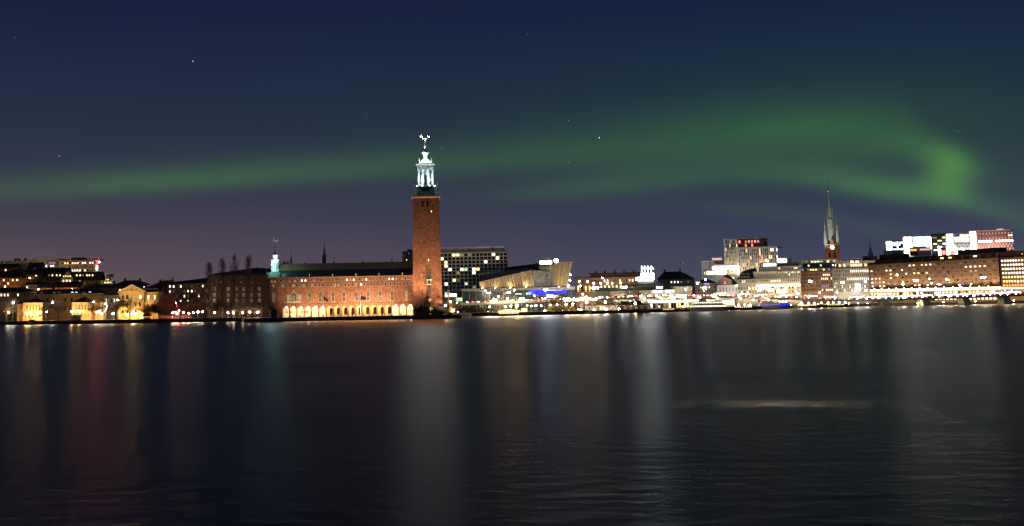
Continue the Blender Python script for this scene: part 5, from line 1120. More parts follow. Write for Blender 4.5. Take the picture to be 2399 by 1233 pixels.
b.pgrid(1728, 672, 1874, 690, 22, 2, fw=.55, fh=.65, pane=lits(.5, ['lit_white', 'lit_warm', 'lit_dim', 'lit_faint'], 56), frame='cream_plaster')
for px, py, w_, h_ in ((1830, 683, 8, 4), (1806, 680, 6, 3), (1786, 674, 7, 3)): b.win(px, py, w_, h_, 'lit_white', 'metal_dark', 'mullion', v=-.25)
u, z = b.uz(1838, 608.5, 8); b.box('roof_house', u-6.5, u+3.5, 8, 14, t2[2], z+1.5, 'concrete_dark'); b.box('roof_light_box', u-6, u+1.5, 7.2, 7.95, z-3.6, z+.6, 'led_white')
b.box('roof_light_box', u-18, u-6.8, 4.6, 5.6, t2[2]+.3, t2[2]+2.6, 'lit_cool'); b.box('roof_house', u-20, u+14, 5.8, 9, t2[2]+.35, t2[2]+3.2, 'roof_grey')

fill_uplights(b, [b.Lx*(k+.5)/6 for k in range(6)], -11, 0, 5200, (1, .84, .60), b.H*.8)
# brick office with sign storey
b = Bld('brick_office', 'reddish brick office with narrow windows and a lit sign storey', 'building', 1876, 1222, 1950, 1215, 638, depth=24, wall='brick_brown', group=G)
b.cornice(h=.5, out=.3, m='concrete_dark')
b.pgrid(1877, 640, 1921, 684, 13, 5, fw=.46, fh=.62, pane=lits(.12, ['lit_warm', 'lit_dim'], 61), frame='brick_brown')
b.pgrid(1922, 640, 1949, 684, 6, 5, fw=.62, fh=.5, pane=lambda r, c: 'lit_purple' if r == 3 and c < 4 else 'lit_white' if r in (0, 1, 4) and (c+r) % 5 else 'glass_dark', frame='concrete_dark')
b.box('sign_storey', .5, b.Lx-.5, 2, 22, b.H+.5, b.uz(1878, 629)[1], 'concrete_dark')
b.grid(1, b.Lx-1, b.H+.8, b.uz(1878, 630)[1], 11, 1, .75, .75, lambda r, c: ('lit_purple', 'glass_dark', 'lit_dim', 'lit_yellow', 'lit_yellow', 'lit_yellow', 'lit_dim', 'lit_faint', 'lit_yellow', 'lit_faint', 'lit_purple')[c], 'metal_dark', v=2)
b.pbox('top_storey', 1880, 618, 1957, 627.5, 6, 20, 'roof_dark'); b.pbox('roof_rim', 1878, 609.5, 1960, 617.5, 7, 18, 'copper_pale')
b.pgrid(1884, 611, 1958, 617, 10, 1, v=7, fw=.7, fh=.6, pane=lits(.45, ['lit_green', 'lit_dim', 'lit_white'], 63), frame='copper_pale')
b.pgrid(1880, 619.5, 1956, 626.5, 8, 1, v=6, fw=.4, fh=.6, pane=lambda r, c: 'lit_white' if c in (1, 4, 7) else 'glass_dark', frame='roof_dark')
fill_uplights(b, [b.Lx*(k+.5)/3 for k in range(3)], -9, 0, 4200, (1, .80, .55), b.H*.6)
# grey office
b = Bld('grey_office', 'grey office block with a bright lit storey left of the brown hotel', 'building', 1950, 1228, 2036, 1222, 630, depth=24, wall='concrete', group=G)
b.cornice(h=.8, out=.4, m='concrete_dark')
b.pgrid(1951, 632, 2035, 686, 19, 6, fw=.45, fh=.66, pane=lambda r, c: 'lit_white' if (r == 0 and c > 8) or (r == 2 and c > 6) else 'lit_warm' if r > 3 and (c*3+r) % 4 == 0 else 'lit_dim' if (r+c) % 5 == 0 else 'glass_dark', frame='concrete')
b.box('attic', 1, b.Lx-.5, 2, 22, b.H+.8, b.uz(1952, 617)[1], 'cream_plaster'); b.box('attic_roof', .5, b.Lx+6, 1.5, 22.5, b.uz(1952, 617)[1]+.003, b.uz(1952, 612)[1], 'concrete')
b.grid(2, b.Lx-1, b.H+1.2, b.uz(1952, 618)[1], 14, 1, .75, .8, lits(.85, ['lit_yellow', 'lit_warm', 'lit_dim'], 66), 'cream_plaster', v=2)
for px in (1996, 2008): u, z = b.uz(px, 613); b.win(px, 613.5, 3.2, 1.8, 'lit_white', 'metal_dark', v=1.45)
b.pbox('roof_house', 2000, 606, 2014, 612, 5, 12, 'cream_plaster'); b.pbox('roof_house', 2023, 600, 2056, 611, 8, 16, 'roof_dark')
b.pbox('street_screen', 2005, 666, 2016, 680, -1.2, -.6, 'led_white')

fill_uplights(b, [b.Lx*(k+.5)/4 for k in range(4)], -9, 0, 5200, (1, .84, .62), b.H*.6)
# brown brick hotel with the glowing canopy
b = Bld('brown_hotel', 'long brown brick hotel with rows of small windows and a glowing street canopy', 'hotel', 2036, 1420, 2341, 1215, 621, depth=24, wall='brick_brown', group=G)
b.cornice(h=.6, out=.5, m='roof_dark')
b.box('attic', 1, b.Lx-1, 2.5, 22, b.H+.6, b.H+4.4, 'brick_dark'); b.box('attic_roof', .4, b.Lx-.4, 1.8, 22.6, b.H+4.403, b.H+5.2, 'roof_dark')
for k in range(17): u = 4+k*(b.Lx-8)/16; b.box('attic_pier', u-.5, u+.5, 1.9, 2.49, b.H+.6, b.H+4.4, 'brick_brown')
al = lits(.2, ['lit_warm', 'lit_yellow'], 70)
b.grid(4, b.Lx-4, b.H+1.2, b.H+3.9, 16, 1, .45, .6, lambda r, c: 'lit_yellow' if c in (9, 10, 13) else 'glass_dark', 'brick_dark', v=2.5)
SL = {(0, 10): 'lit_white', (0, 11): 'lit_warm', (0, 13): 'lit_yellow', (0, 14): 'lit_warm', (0, 15): 'lit_white', (1, 0): 'lit_white', (1, 4): 'lit_warm', (1, 5): 'lit_white', (1, 8): 'lit_white', (1, 23): 'lit_white', (1, 24): 'lit_white', (1, 25): 'lit_white', (1, 26): 'lit_white', (1, 27): 'lit_yellow', (2, 5): 'lit_yellow', (2, 9): 'lit_white', (2, 11): 'lit_warm', (2, 12): 'lit_warm', (2, 14): 'lit_yellow', (2, 18): 'lit_dim', (2, 24): 'lit_pink', (2, 25): 'lit_pink', (3, 0): 'lit_white', (3, 1): 'lit_warm', (3, 2): 'lit_warm', (3, 5): 'lit_white', (4, 0): 'lit_white', (4, 1): 'lit_purple', (4, 2): 'lit_pink', (4, 3): 'lit_white', (4, 8): 'lit_white', (4, 19): 'lit_yellow', (5, 0): 'lit_white', (5, 2): 'lit_warm', (5, 3): 'lit_warm', (5, 11): 'lit_yellow', (5, 12): 'lit_white', (5, 14): 'lit_warm', (5, 17): 'lit_yellow', (5, 22): 'lit_purple'}
b.grid(2, b.Lx-2, b.uz(2037, 676)[1], b.H-.8, 30, 6, .5, .42, lambda r, c: SL.get((r, c), ('lit_faint', 'glass_grey', 'lit_faint', 'glass_grey', 'lit_dim', 'glass_dark')[(r*11+c*7) % 6]), 'brick_brown')
zc = b.uz(2037, 684)[1]; b.box('canopy', -3, b.Lx+1, -7, -.05, zc, zc+2.0, 'canopy_glow'); b.box('canopy_roof', -3.3, b.Lx+1.3, -7.3, -.04, zc+2.003, zc+2.5, 'roof_dark')
b.grid(0, b.Lx, .4, zc-.2, 36, 1, .7, .8, lits(.8, ['lit_warm', 'lit_white', 'lit_orange', 'lit_yellow'], 73), 'brick_dark')
for k, px in enumerate((2079, 2091, 2104)): u, z = b.uz(px, 590, 6); b.part('roof_mast', MB().tube((u, 6, b.H+5), (u, 6, z), .16, .12, 5), 'concrete_light')
b.box('roof_house', 8, 46, 8, 18, b.H+5.2, b.H+9.5, 'brick_dark'); b.box('roof_house', b.Lx-70, b.Lx-12, 8, 18, b.H+5.2, b.H+9.0, 'roof_dark')
fill_uplights(b, [b.Lx*(k+.5)/16 for k in range(16)], -6.9, zc+2.55, 7500, (1, .80, .54), b.H*1.3, 150)
# right edge office
b = Bld('lit_office', 'brown office block full of bright lit windows at the right edge', 'building', 2343, 1228, 2440, 1200, 604, depth=24, wall='brick_brown', group=G)
b.cornice(h=.6, out=.4, m='roof_dark'); b.box('attic', .5, b.Lx-.5, 2.5, 22, b.H+.6, b.H+4.6, 'brick_dark'); b.grid(1, b.Lx-1, b.H+1, b.H+4, 12, 1, .5, .45, lits(.6, ['lit_warm', 'lit_orange'], 75), 'brick_dark', v=2.5); b.box('attic_roof', 0, b.Lx, 2, 22.4, b.H+4.603, b.H+5.2, 'roof_dark')
b.pgrid(2344, 607, 2438, 674, 14, 7, fw=.72, fh=.55, pane=lambda r, c: 'lit_white' if r in (0, 1, 2, 3) and not (r == 0 and c > 5) and not (r == 2 and c == 5) else ('lit_yellow' if (r+c) % 3 else 'lit_warm') if r < 6 else 'lit_orange', frame='brick_brown')
b.box('canopy', -1, b.Lx, -5, -.05, b.uz(2344, 677)[1], b.uz(2344, 675)[1], 'canopy_glow')
# white lit towers behind the brown hotel
def lit_tower(lab, pa, pb, D, yt, m, depth=18, D2=None): return Bld('lit_tower', lab, 'building', pa, D, pb, D2 or D, yt, depth=depth, wall=m, group='white lit buildings behind the brown hotel')
b = lit_tower('white lit block at the left end of the glowing group, with dark slots', 2074, 2120, 1560, 565, 'concrete_dark')
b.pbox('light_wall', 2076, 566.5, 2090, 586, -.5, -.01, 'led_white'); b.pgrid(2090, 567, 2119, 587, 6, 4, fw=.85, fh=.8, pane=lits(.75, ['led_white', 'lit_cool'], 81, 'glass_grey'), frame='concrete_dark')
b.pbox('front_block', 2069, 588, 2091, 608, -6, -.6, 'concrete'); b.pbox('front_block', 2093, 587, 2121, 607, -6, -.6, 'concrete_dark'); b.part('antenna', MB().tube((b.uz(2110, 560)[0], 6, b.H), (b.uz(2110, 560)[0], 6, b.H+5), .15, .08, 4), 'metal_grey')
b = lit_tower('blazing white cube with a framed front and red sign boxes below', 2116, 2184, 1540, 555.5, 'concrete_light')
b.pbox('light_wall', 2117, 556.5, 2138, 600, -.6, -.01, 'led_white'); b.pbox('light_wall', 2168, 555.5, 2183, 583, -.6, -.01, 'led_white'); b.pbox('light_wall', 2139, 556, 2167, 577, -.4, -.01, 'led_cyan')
for a in ((2138, 558, 2139, 577), (2166.5, 558, 2167.5, 577)): b.pbox('frame_bar', *a, -.9, -.61, 'metal_grey')
b.pbox('frame_bar', 2138, 558.5, 2168, 559.5, -.85, -.62, 'metal_grey')
b.pbox('sign_box', 2130, 580, 2151, 600, -5, -.7, 'roof_red'); b.pbox('sign_box', 2153, 579, 2182, 599, -5, -.7, 'concrete'); b.pbox('red_sign', 2131, 584, 2148, 588.5, -5.4, -5.01, 'lit_orange'); b.pbox('pink_sign', 2155, 583, 2179, 587, -5.4, -5.01, 'lit_pink')
u, z = b.uz(2159, 537, 6); b.part('mast', MB().tube((u, 6, b.H), (u, 6, z), .3, .15, 5), 'copper_pale')
b = lit_tower('dark glass block with horizontal bands between the white cube and the white slab', 2183, 2218, 1570, 548, 'concrete_dark')
b.pgrid(2184, 554, 2217, 590, 3, 5, fw=.9, fh=.55, pane=lambda r, c: ('lit_dim', 'glass_grey', 'lit_yellow', 'lit_faint', 'lit_cool')[(r+c) % 5], frame='concrete_light')
b = lit_tower('white lit slab with a curved glowing front above the brown hotel', 2217, 2274, 1530, 548.5, 'concrete_light')
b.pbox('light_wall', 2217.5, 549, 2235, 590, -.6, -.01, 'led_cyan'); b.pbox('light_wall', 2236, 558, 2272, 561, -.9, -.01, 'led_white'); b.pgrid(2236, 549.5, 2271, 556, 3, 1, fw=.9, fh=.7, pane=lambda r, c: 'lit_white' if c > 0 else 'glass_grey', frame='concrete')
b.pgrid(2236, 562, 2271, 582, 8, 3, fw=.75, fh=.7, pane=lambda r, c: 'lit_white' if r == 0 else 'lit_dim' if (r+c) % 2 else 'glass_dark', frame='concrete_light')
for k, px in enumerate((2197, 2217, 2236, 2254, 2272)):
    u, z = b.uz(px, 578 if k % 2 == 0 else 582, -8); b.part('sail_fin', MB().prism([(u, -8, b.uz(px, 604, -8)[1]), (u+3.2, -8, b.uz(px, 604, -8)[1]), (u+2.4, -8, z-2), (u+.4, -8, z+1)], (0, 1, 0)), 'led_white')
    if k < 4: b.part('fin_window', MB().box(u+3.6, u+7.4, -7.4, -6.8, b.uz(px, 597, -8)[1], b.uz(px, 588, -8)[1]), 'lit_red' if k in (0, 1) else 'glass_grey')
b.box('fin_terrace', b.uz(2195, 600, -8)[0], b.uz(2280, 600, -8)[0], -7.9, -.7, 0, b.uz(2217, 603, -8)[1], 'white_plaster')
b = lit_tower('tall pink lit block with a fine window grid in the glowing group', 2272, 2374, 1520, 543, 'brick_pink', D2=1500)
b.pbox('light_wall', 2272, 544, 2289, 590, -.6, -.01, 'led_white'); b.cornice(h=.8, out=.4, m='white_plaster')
b.pgrid(2290, 545, 2372, 588, 22, 7, fw=.66, fh=.62, pane=lambda r, c: 'led_white' if r == 3 and c not in (9, 10) else 'lit_white' if (r == 1 and c in (19, 20, 21)) else 'lit_pink' if r != 1 and (r+c) % 2 else 'glass_grey', frame='white_plaster', style='bare')
fill_uplights(b, [b.Lx*(.25+.12*k) for k in range(6)], -9, b.uz(2330, 592, -9)[1], 5200, (1, .62, .56), b.H-8)
b.box('light_terrace', b.Lx*.18, b.Lx, -10, -.7, 0, b.uz(2330, 592, -9)[1], 'roof_dark')
b.pbox('roof_light_box', 2335, 536.5, 2350, 540.5, 4, 8, 'lit_pink')
for px, yt_ in ((2287, 522), (2299, 529), (2230, 533), (2190, 536), (2345, 534)): 
    u, z = b.uz(px, yt_, 6); b.part('antenna', MB().tube((u, 6, b.H-4), (u, 6, z), .18, .08, 4).tube((u-1, 6, z-1.5), (u+1, 6, z-1.2), .1, .1, 4), 'metal_grey')

# church with the copper spire
b = Bld('church', 'brick church tower with a lit clock and a tall pale copper spire', 'church', 1934, 1345, 1969, 1345, 574, depth=15.0, wall='brick', group=None, pr=605)
cu = b.Lx/2; cz = lambda py: b.uz(1951-(610-py)*.06, py, 7)[1]
b.cornice(h=.5, out=.3, m='stone_trim')
u, z = b.uz(1950, 580); b.part('clock', MB().tube((cu, -.35, z), (cu, -.02, z), 1.75, 1.75, 16), 'clock_face'); b.part('clock_rim', MB().tube((cu, -.2, z), (cu, -.01, z), 2.05, 2.05, 16), 'stone_trim')
b.part('clock_hand', MB().box(cu-.08, cu+.08, -.42, -.36, z, z+1.3).box(cu, cu+.9, -.42, -.36, z-.08, z+.08), 'metal_dark')
b.part('gable_dormer', MB().prism([(cu-1.8, -.2, b.H+.5), (cu+1.8, -.2, b.H+.5), (cu+1.8, -.2, b.H+3), (cu, -.2, b.H+6), (cu-1.8, -.2, b.H+3)], (0, 4, 0)), 'brick')
zs = b.H+.5
b.part('spire', MB().lathe(cu, 7.2, [(4.4, zs), (3.0, cz(514))], 8, rot=.5).lathe(cu, 7.2, [(2.4, cz(513.8)), (1.8, cz(495)), (.5, cz(468)), (.35, cz(448))], 8, rot=.5), 'copper_pale')
b.part('spire_gallery', MB().lathe(cu, 7.2, [(3.2, cz(514)), (3.2, cz(513))], 8, rot=.5), 'copper_dark')
b.part('spire_pole', MB().tube((cu, 7.2, cz(448)), (cu, 7.2, cz(421)), .22, .1, 5), 'metal_dark'); b.part('golden_ball', MB().ball(cu, 7.2, cz(447), 1.1, 8, 5), 'gold'); b.part('golden_ball', MB().ball(cu, 7.2, cz(422), .9, 8, 5), 'gold')
for sx in (-1, 1):
    for v in (1.9, 12.9):
        b.part('corner_spirelet', MB().lathe(cu+sx*5.6, v, [(2.0, zs), (1.1, cz(545)), (.25, cz(532)), (.1, cz(518))], 8), 'copper_pale'); b.part('golden_ball', MB().ball(cu+sx*5.6, v, cz(531), .6, 6, 4), 'gold')
    for v in (5.3, 9.1): b.part('pinnacle', MB().lathe(cu+sx*2.1, v, [(.4, cz(513)), (.35, cz(493)), (.08, cz(488))], 5), 'copper_pale')
for k in (-1, 1): b.win(1950+k*6, 598, 1.8, 5, 'glass_dark', 'brick_dark', 'arch')
b.win(1947, 535, .8, 1.0, 'glass_dark', 'copper_pale', v=2.6)
light('spire_beam', 'SPOT', b.o, (cu-14, -26, 34), 70000, (1, 1, .93), .5, (cu, 6, cz(520)), 42)
light('tower_beam', 'SPOT', b.o, (cu-6, -24, 30), 12000, (1, .62, .45), .5, (cu, 0, b.H-6), 60)
def spire(lab, px, D, ybase, ytop, wpx, m='copper_dark', stages=None):
    b = Bld('church_spire', lab, 'church', px-wpx/2, D, px+wpx/2, D, ybase, depth=wpx*D/3300, wall='copper_dark', pr=ybase)
    c_ = b.Lx/2; zt = b.uz(px, ytop)[1]; hh = zt-b.H
    b.part('spire', MB().lathe(c_, c_, [(c_*1.25, b.H), (c_*1.1, b.H+hh*.12), (c_*.62, b.H+hh*.26), (c_*.55, b.H+hh*.34), (c_*.22, b.H+hh*.55), (.12, zt-1)], 8), m)
    b.part('finial', MB().ball(c_, c_, zt, max(.5, hh*.02), 6, 4), 'gold'); b.part('louvre', MB().box(c_*.5, c_*1.5, -.15, -.01, b.H-5, b.H-1.5), 'glass_dark'); return b
spire('slim green copper spire rising behind the city hall roof', 759.5, 1400, 604, 562, 9, 'copper')
spire('thin pole topped turret behind the city hall roof next to the crescent', 682, 1350, 613, 586, 4)
spire('small pale green distant spire left of the white lit group', 2040, 1800, 599, 556, 11, 'copper_pale')
b = Bld('chimney_house', 'low dark roof with chimneys showing above the city hall roof beside the crescent turret', 'building', 660, 1300, 678, 1300, 616, depth=10, wall='concrete_dark'); b.chimney(2, 4, b.H, 1, 1.5); b.chimney(5, 4, b.H, 1, 1.2)
# ================================================================== VIADUCT AND BRIDGE
VP = [(1040, 713, 985), (1150, 708.5, 986), (1250, 705, 992), (1400, 700, 1012), (1500, 696, 1035), (1600, 694, 1075), (1700, 694, 1118), (1850, 698, 1158), (1985, 702.5, 1178)]
BP = [(1985, 702.5, 1178), (2100, 700.5, 1160), (2250, 696, 1152), (2400, 690, 1150), (2560, 683, 1152)]
def world_path(pp, step=6):
    pts = [Vector((P(px, py, D)[0], D, P(px, py, D)[1])) for px, py, D in pp]; out = []
    for a, c_ in zip(pts, pts[1:]):
        n = max(1, int((c_-a).length/step)); out += [a.lerp(c_, k/n) for k in range(n)]
    return out+[pts[-1]]
def sweep(mb, path, y0, y1, z0, z1):
    """box section swept along a path; y across (towards depth), z relative"""
    rows = []
    for i, p in enumerate(path):
        d = (path[min(i+1, len(path)-1)]-path[max(i-1, 0)]); d.z = 0; d.normalize(); n = Vector((-d.y, d.x, 0))
        rows.append([p+n*y0+Vector((0, 0, z0)), p+n*y1+Vector((0, 0, z0)), p+n*y1+Vector((0, 0, z1)), p+n*y0+Vector((0, 0, z1))])
    vs = [v for r in rows for v in r]; fs = [(0, 1, 2, 3), tuple(4*(len(rows)-1)+k for k in (3, 2, 1, 0))]
    for i in range(len(rows)-1):
        for k in range(4): k2 = (k+1) % 4; fs.append((4*i+k, 4*i+k2, 4*i+4+k2, 4*i+4+k))
    return mb.add(vs, fs)
def road_bridge(name, lab, pp, width, piers):
    path = world_path(pp); base = Vector((path[0].x, path[0].y, 0)); loc = [p-base for p in path]
    o = thing(name, lab, 'bridge', base)
    obj('deck', sweep(MB(), loc, 0, width, -1.3, 0).mesh('deck', 'concrete'), o)
    obj('road_surface', sweep(MB(), loc, .6, width-.6, .004, .03).mesh('road_surface', 'asphalt'), o)
    for a in (0, width-.3): obj('parapet', sweep(MB(), loc, a, a+.3, .002, .32).mesh('parapet', 'concrete_light'), o)
    obj('handrail', sweep(MB(), loc, .1, .2, 1.0, 1.12).mesh('handrail', 'metal_grey'), o)
    acc = 0
    for i in range(1, len(loc)):
        acc += (loc[i]-loc[i-1]).length
        if acc >= piers:
            acc = 0; p = loc[i]; zt = p.z-1.31; zb = (GZ if name == 'viaduct' else -2)
            if name == 'viaduct': obj('pier', MB().frus(p.x, p.y+width/2, zb, zt, .9, .7, 1.1, 2.4).mesh('pier', 'concrete'), o)
            else: obj('pier', MB().prism([(p.x-3, p.y+1, zb), (p.x+3.0, p.y+1, zb), (p.x+.9, p.y+1, zt), (p.x-4.2, p.y+1, zt)], (0, width-2, 0)).mesh('pier', 'concrete_light'), o)
    return path, o
vpath, vo = road_bridge('viaduct', 'elevated road viaduct crowded with cars along the right shore', VP, 11, 24)
bpath, bo = road_bridge('road_bridge', 'low concrete road bridge over the water at the right edge', BP, 16, 27)
# far part of the crossing behind the bridge: a second, railway bridge deck
def car_proto(mat_body, nm, lab):
    o = thing(nm, lab, 'car'); b = MB().prism([(-2.15, -.85, .3), (2.1, -.85, .3), (2.2, -.85, .75), (1.2, -.85, .95), (-1.9, -.85, 1.0), (-2.2, -.85, .8)], (0, 1.7, 0)); obj('body', b.mesh('body', mat_body), o)
    obj('cabin', MB().add([(-1.7, -.78, .98), (1.0, -.78, .94), (.4, -.62, 1.45), (-1.2, -.62, 1.45), (-1.7, .78, .98), (1.0, .78, .94), (.4, .62, 1.45), (-1.2, .62, 1.45)], [(0, 1, 2, 3), (7, 6, 5, 4), (0, 3, 7, 4), (1, 5, 6, 2), (3, 2, 6, 7)]).mesh('cabin', 'glass_dark'), o)
    for x in (-1.35, 1.35):
        for y in (-.86, .70): obj('wheel', MB().tube((x, y, .32), (x, y+.16, .32), .32, .32, 8).mesh('wheel', 'tyre'), o)
    for y in (-.86, .48): obj('headlight', MB().box(1.9, 2.28, y, y+.38, .55, .82).mesh('headlight', 'head_light'), o)
    for y in (-.86, .56): obj('tail_light', MB().box(-2.26, -1.95, y, y+.30, .6, .85).mesh('tail_light', 'tail_light'), o)
    return o
protos = [car_proto(m, 'car', 'car') for m in ('car_white', 'car_dark', 'car_red')]; pfree = [True]*3
def put_car(p, ang, lab, grp, i):
    k = (0, 0, 1, 0, 2)[i % 5]
    if pfree[k]: o = protos[k]; pfree[k] = False
    else: o = copy_tree(protos[k])
    o.location = p; o.rotation_euler = (0, 0, ang); o['label'] = lab % ('white', 'dark', 'red')[k]; o['group'] = grp; return o
def traffic(path, off, gap, flip, lab, grp, skip=0, dz=.035):
    acc = R.uniform(0, gap); i = 0
    for a, c_ in zip(path, path[1:]):
        d = c_-a; ln = d.length
        while acc < ln:
            p = a+d*(acc/ln); n = Vector((-d.y, d.x, 0)).normalized(); put_car(p+n*off+Vector((0, 0, dz)), math.atan2(d.y, d.x)+(math.pi if flip else 0), lab, grp, i+int(off)); i += 1
            acc += gap*R.uniform(.75, 1.5)
        acc -= ln
def added_bus_proto():  # lit buses added to fill out the bright band of traffic light
    o = thing('bus', 'bus', 'bus'); obj('body', MB().box(-6, 6, -1.25, 1.25, .35, 3.0).mesh('body', 'car_white'), o); obj('roof_unit', MB().box(-3, 2, -.8, .8, 3.003, 3.3).mesh('roof_unit', 'concrete_light'), o)
    for s_ in (-1, 1):
        for k in range(7):
            w_ = obj('window', win_mesh(1.45, 1.15, 'lit_white', 'metal_dark', 'bare'), o, (-4.9+k*1.6, s_*1.25, 1.4)); w_.rotation_euler = (0, 0, 0 if s_ < 0 else math.pi)
    for x in (-3.8, 3.8):
        for y in (-1.28, 1.0): obj('wheel', MB().tube((x, y, .48), (x, y+.28, .48), .48, .48, 10).mesh('wheel', 'tyre'), o)
    for y in (-1.15, .7): obj('headlight', MB().box(5.9, 6.08, y, y+.45, .7, 1.0).mesh('headlight', 'head_light'), o)
    return o
added_bus0 = added_bus_proto(); added_bus_used = [False]
def put_added_bus(path, px, off, flip, lab):
    D0 = Dq(px); x = P(px, 700, D0)[0]; i = min(range(len(path)-1), key=lambda k: abs(path[k].x-x)); d = path[i+1]-path[i]; n = Vector((-d.y, d.x, 0)).normalized()
    o = added_bus0 if not added_bus_used[0] else copy_tree(added_bus0); added_bus_used[0] = True
    o.location = path[i]+n*off+Vector((0, 0, .035)); o.rotation_euler = (0, 0, math.atan2(d.y, d.x)+(math.pi if flip else 0)); o['label'] = lab; o['group'] = 'lit buses added on the bridges'
def Dq(px):
    for (a, _, da), (c_, _, dc) in zip(VP+BP[1:], (VP+BP[1:])[1:]):
        if px <= c_: return da+(dc-da)*max(0, px-a)/(c_-a)
    return 1150
for px in (2010, 2062, 2104, 2150, 2205, 2248, 2300, 2345, 2390): put_added_bus(bpath, px, 6.1, True, 'added lit white vehicle in the second lane of the right bridge')
for px in (2035, 2090, 2130, 2180, 2228, 2275, 2325, 2370): put_added_bus(bpath, px, 12.8, False, 'added lit white vehicle in the farthest lane of the right bridge')
for px in (1700, 1752, 1800, 1850, 1905, 1950): put_added_bus(vpath, px, 6.1, True, 'added lit white vehicle on the right part of the viaduct')
traffic(bpath, 2.4, 5.6, False, '%s car in the near lane of the right bridge', 'cars on the bridge')
traffic(bpath, 9.2, 6.5, False, '%s car in the third lane of the right bridge', 'cars on the bridge')
traffic(vpath, 2.4, 11, False, '%s car in the near lane of the viaduct', 'cars on the viaduct')
traffic(vpath[:int(len(vpath)*.62)], 6.0, 12, True, '%s car in the far lane of the viaduct', 'cars on the viaduct')
gpath = [Vector((P(px, 720, D)[0], D, GZ)) for px, D in ((1075, 968), (1250, 972), (1400, 994), (1550, 1030))]
traffic(gpath, 0, 15, True, '%s car on the quay road below the viaduct', 'cars on the quay road', dz=.01)

# ------------------------------------------------------------------ lamps of the right shore
def Dq(px):
    for (a, _, da), (c_, _, dc) in zip(VP+BP[1:], (VP+BP[1:])[1:]):
        if px <= c_: return da+(dc-da)*max(0, px-a)/(c_-a)
    return 1150
RL_ = 'street lamps along the right shore'
def quayD(px):   # a few metres behind the quay edge
    if px < 1075: return 900
    for (xa, ya), (xb, yb) in zip(SH[7:], SH[8:]):
        xx = P(px, 725, (ya+yb)/2)[0]
        if xa <= xx <= xb: return ya+(yb-ya)*(xx-xa)/(xb-xa)+3.5
    return 1185
high = [(1136.7, 681.6, 'lamp_white', .55, 1), (1204.9, 680.5, 'lamp_white', .4, 1), (1192, 685.7, 'lamp_white', .34, 2), (1278, 679.5, 'lamp_cool', .5, 2), (1145.5, 687, 'lamp_white', .34, 2),
        (1359, 670.5, 'lamp_white', .42, 1), (1357, 660, 'lamp_white', .45, 1), (1395, 675, 'lamp_white', .5, 3), (1391, 664, 'lamp_white', .55, 1), (1462, 673, 'lamp_cool', .5, 3),
        (1545, 674, 'lamp_cool', .5, 3), (1606, 678, 'lamp_white', .5, 1), (1651, 675.5, 'lamp_cool', .5, 2), (1726, 669, 'lamp_white', .5, 1), (1634, 664, 'lamp_white', .45, 1), (1652.6, 655, 'lamp_white', .5, 1),
        (1898.6, 659, 'lamp_cool', .55, 2), (1779, 680, 'lamp_white', .55, 2), (1807, 681, 'lamp_white', .5, 2), (1868.6, 688, 'lamp_white', .5, 1), (1920.5, 686, 'lamp_white', .55, 1), (1961, 686, 'lamp_white', .55, 1),
        (1973.8, 662, 'lamp_white', .5, 2), (2003.8, 682.7, 'lamp_white', .55, 1), (2027, 660, 'lamp_cool', .6, 1), (2028, 681, 'lamp_white', .55, 1), (1755, 676, 'lamp_white', .5, 1), (1840, 676, 'lamp_white', .5, 1)]
for i, (px, py, m, r, arms) in enumerate(high):
    street_lamp(px, py, Dq(px)+13.5, m, '%s street lamp on a tall post beside the viaduct' % ('three headed' if arms == 3 else 'twin headed' if arms == 2 else 'single globe'), RL_, r, arms)
for px, py, m, r, arms in [(2101.9, 644, 'lamp_white', .7, 1), (2115.6, 667, 'lamp_white', .55, 1), (2146, 657, 'lamp_white', .4, 3), (2218, 655.5, 'lamp_white', .7, 1), (2198, 666, 'lamp_white', .5, 1), (2182.6, 664, 'lamp_white', .5, 1), (2178, 654, 'lamp_white', .45, 1), (2303.5, 650, 'lamp_white', .45, 3), (2353.7, 678, 'lamp_white', .6, 1), (2248, 668, 'lamp_white', .4, 1), (2275, 666, 'lamp_white', .4, 1), (2385, 660, 'lamp_white', .45, 1)]:
    D = Dq(px)+8; zd = min(bpath, key=lambda p: abs(p.x-P(px, 690, D)[0])).z
    street_lamp(px, py, D, m, '%s bright street lamp on a post on the right bridge' % ('three headed' if arms == 3 else 'single globe'), 'bridge lamps', r, arms, z0=zd+.03)
low = [(1159, 702, .5, 2), (1188.6, 699.5, .55, 1), (1222.7, 700, .5, 2), (1274.6, 700, .5, 2), (1168, 695, .4, 1), (1252, 693, .4, 1), (1327.6, 700.4, .55, 3), (1373.6, 696, .5, 1), (1353, 702.6, .5, 1), (1396, 701, .6, 1), (1365.5, 689.5, .45, 1), (1597, 692, .45, 3), (1578, 699, .5, 1), (1606, 699, .45, 1), (1735, 700, .5, 1), (1510, 700, .45, 1), (1550, 699, .45, 1), (1640, 697, .5, 1), (1680, 699, .5, 1), (1765, 703, .5, 1), (1800, 704, .5, 1)]
for px, py, r, arms in low: street_lamp(px, py, Dq(px)-4.5, 'lamp_white' if int(px) % 3 else 'lamp_warm', 'low lamp with %s on the near side of the viaduct' % ('one globe' if arms == 1 else 'several globes'), 'low lamps along the viaduct', r, arms)
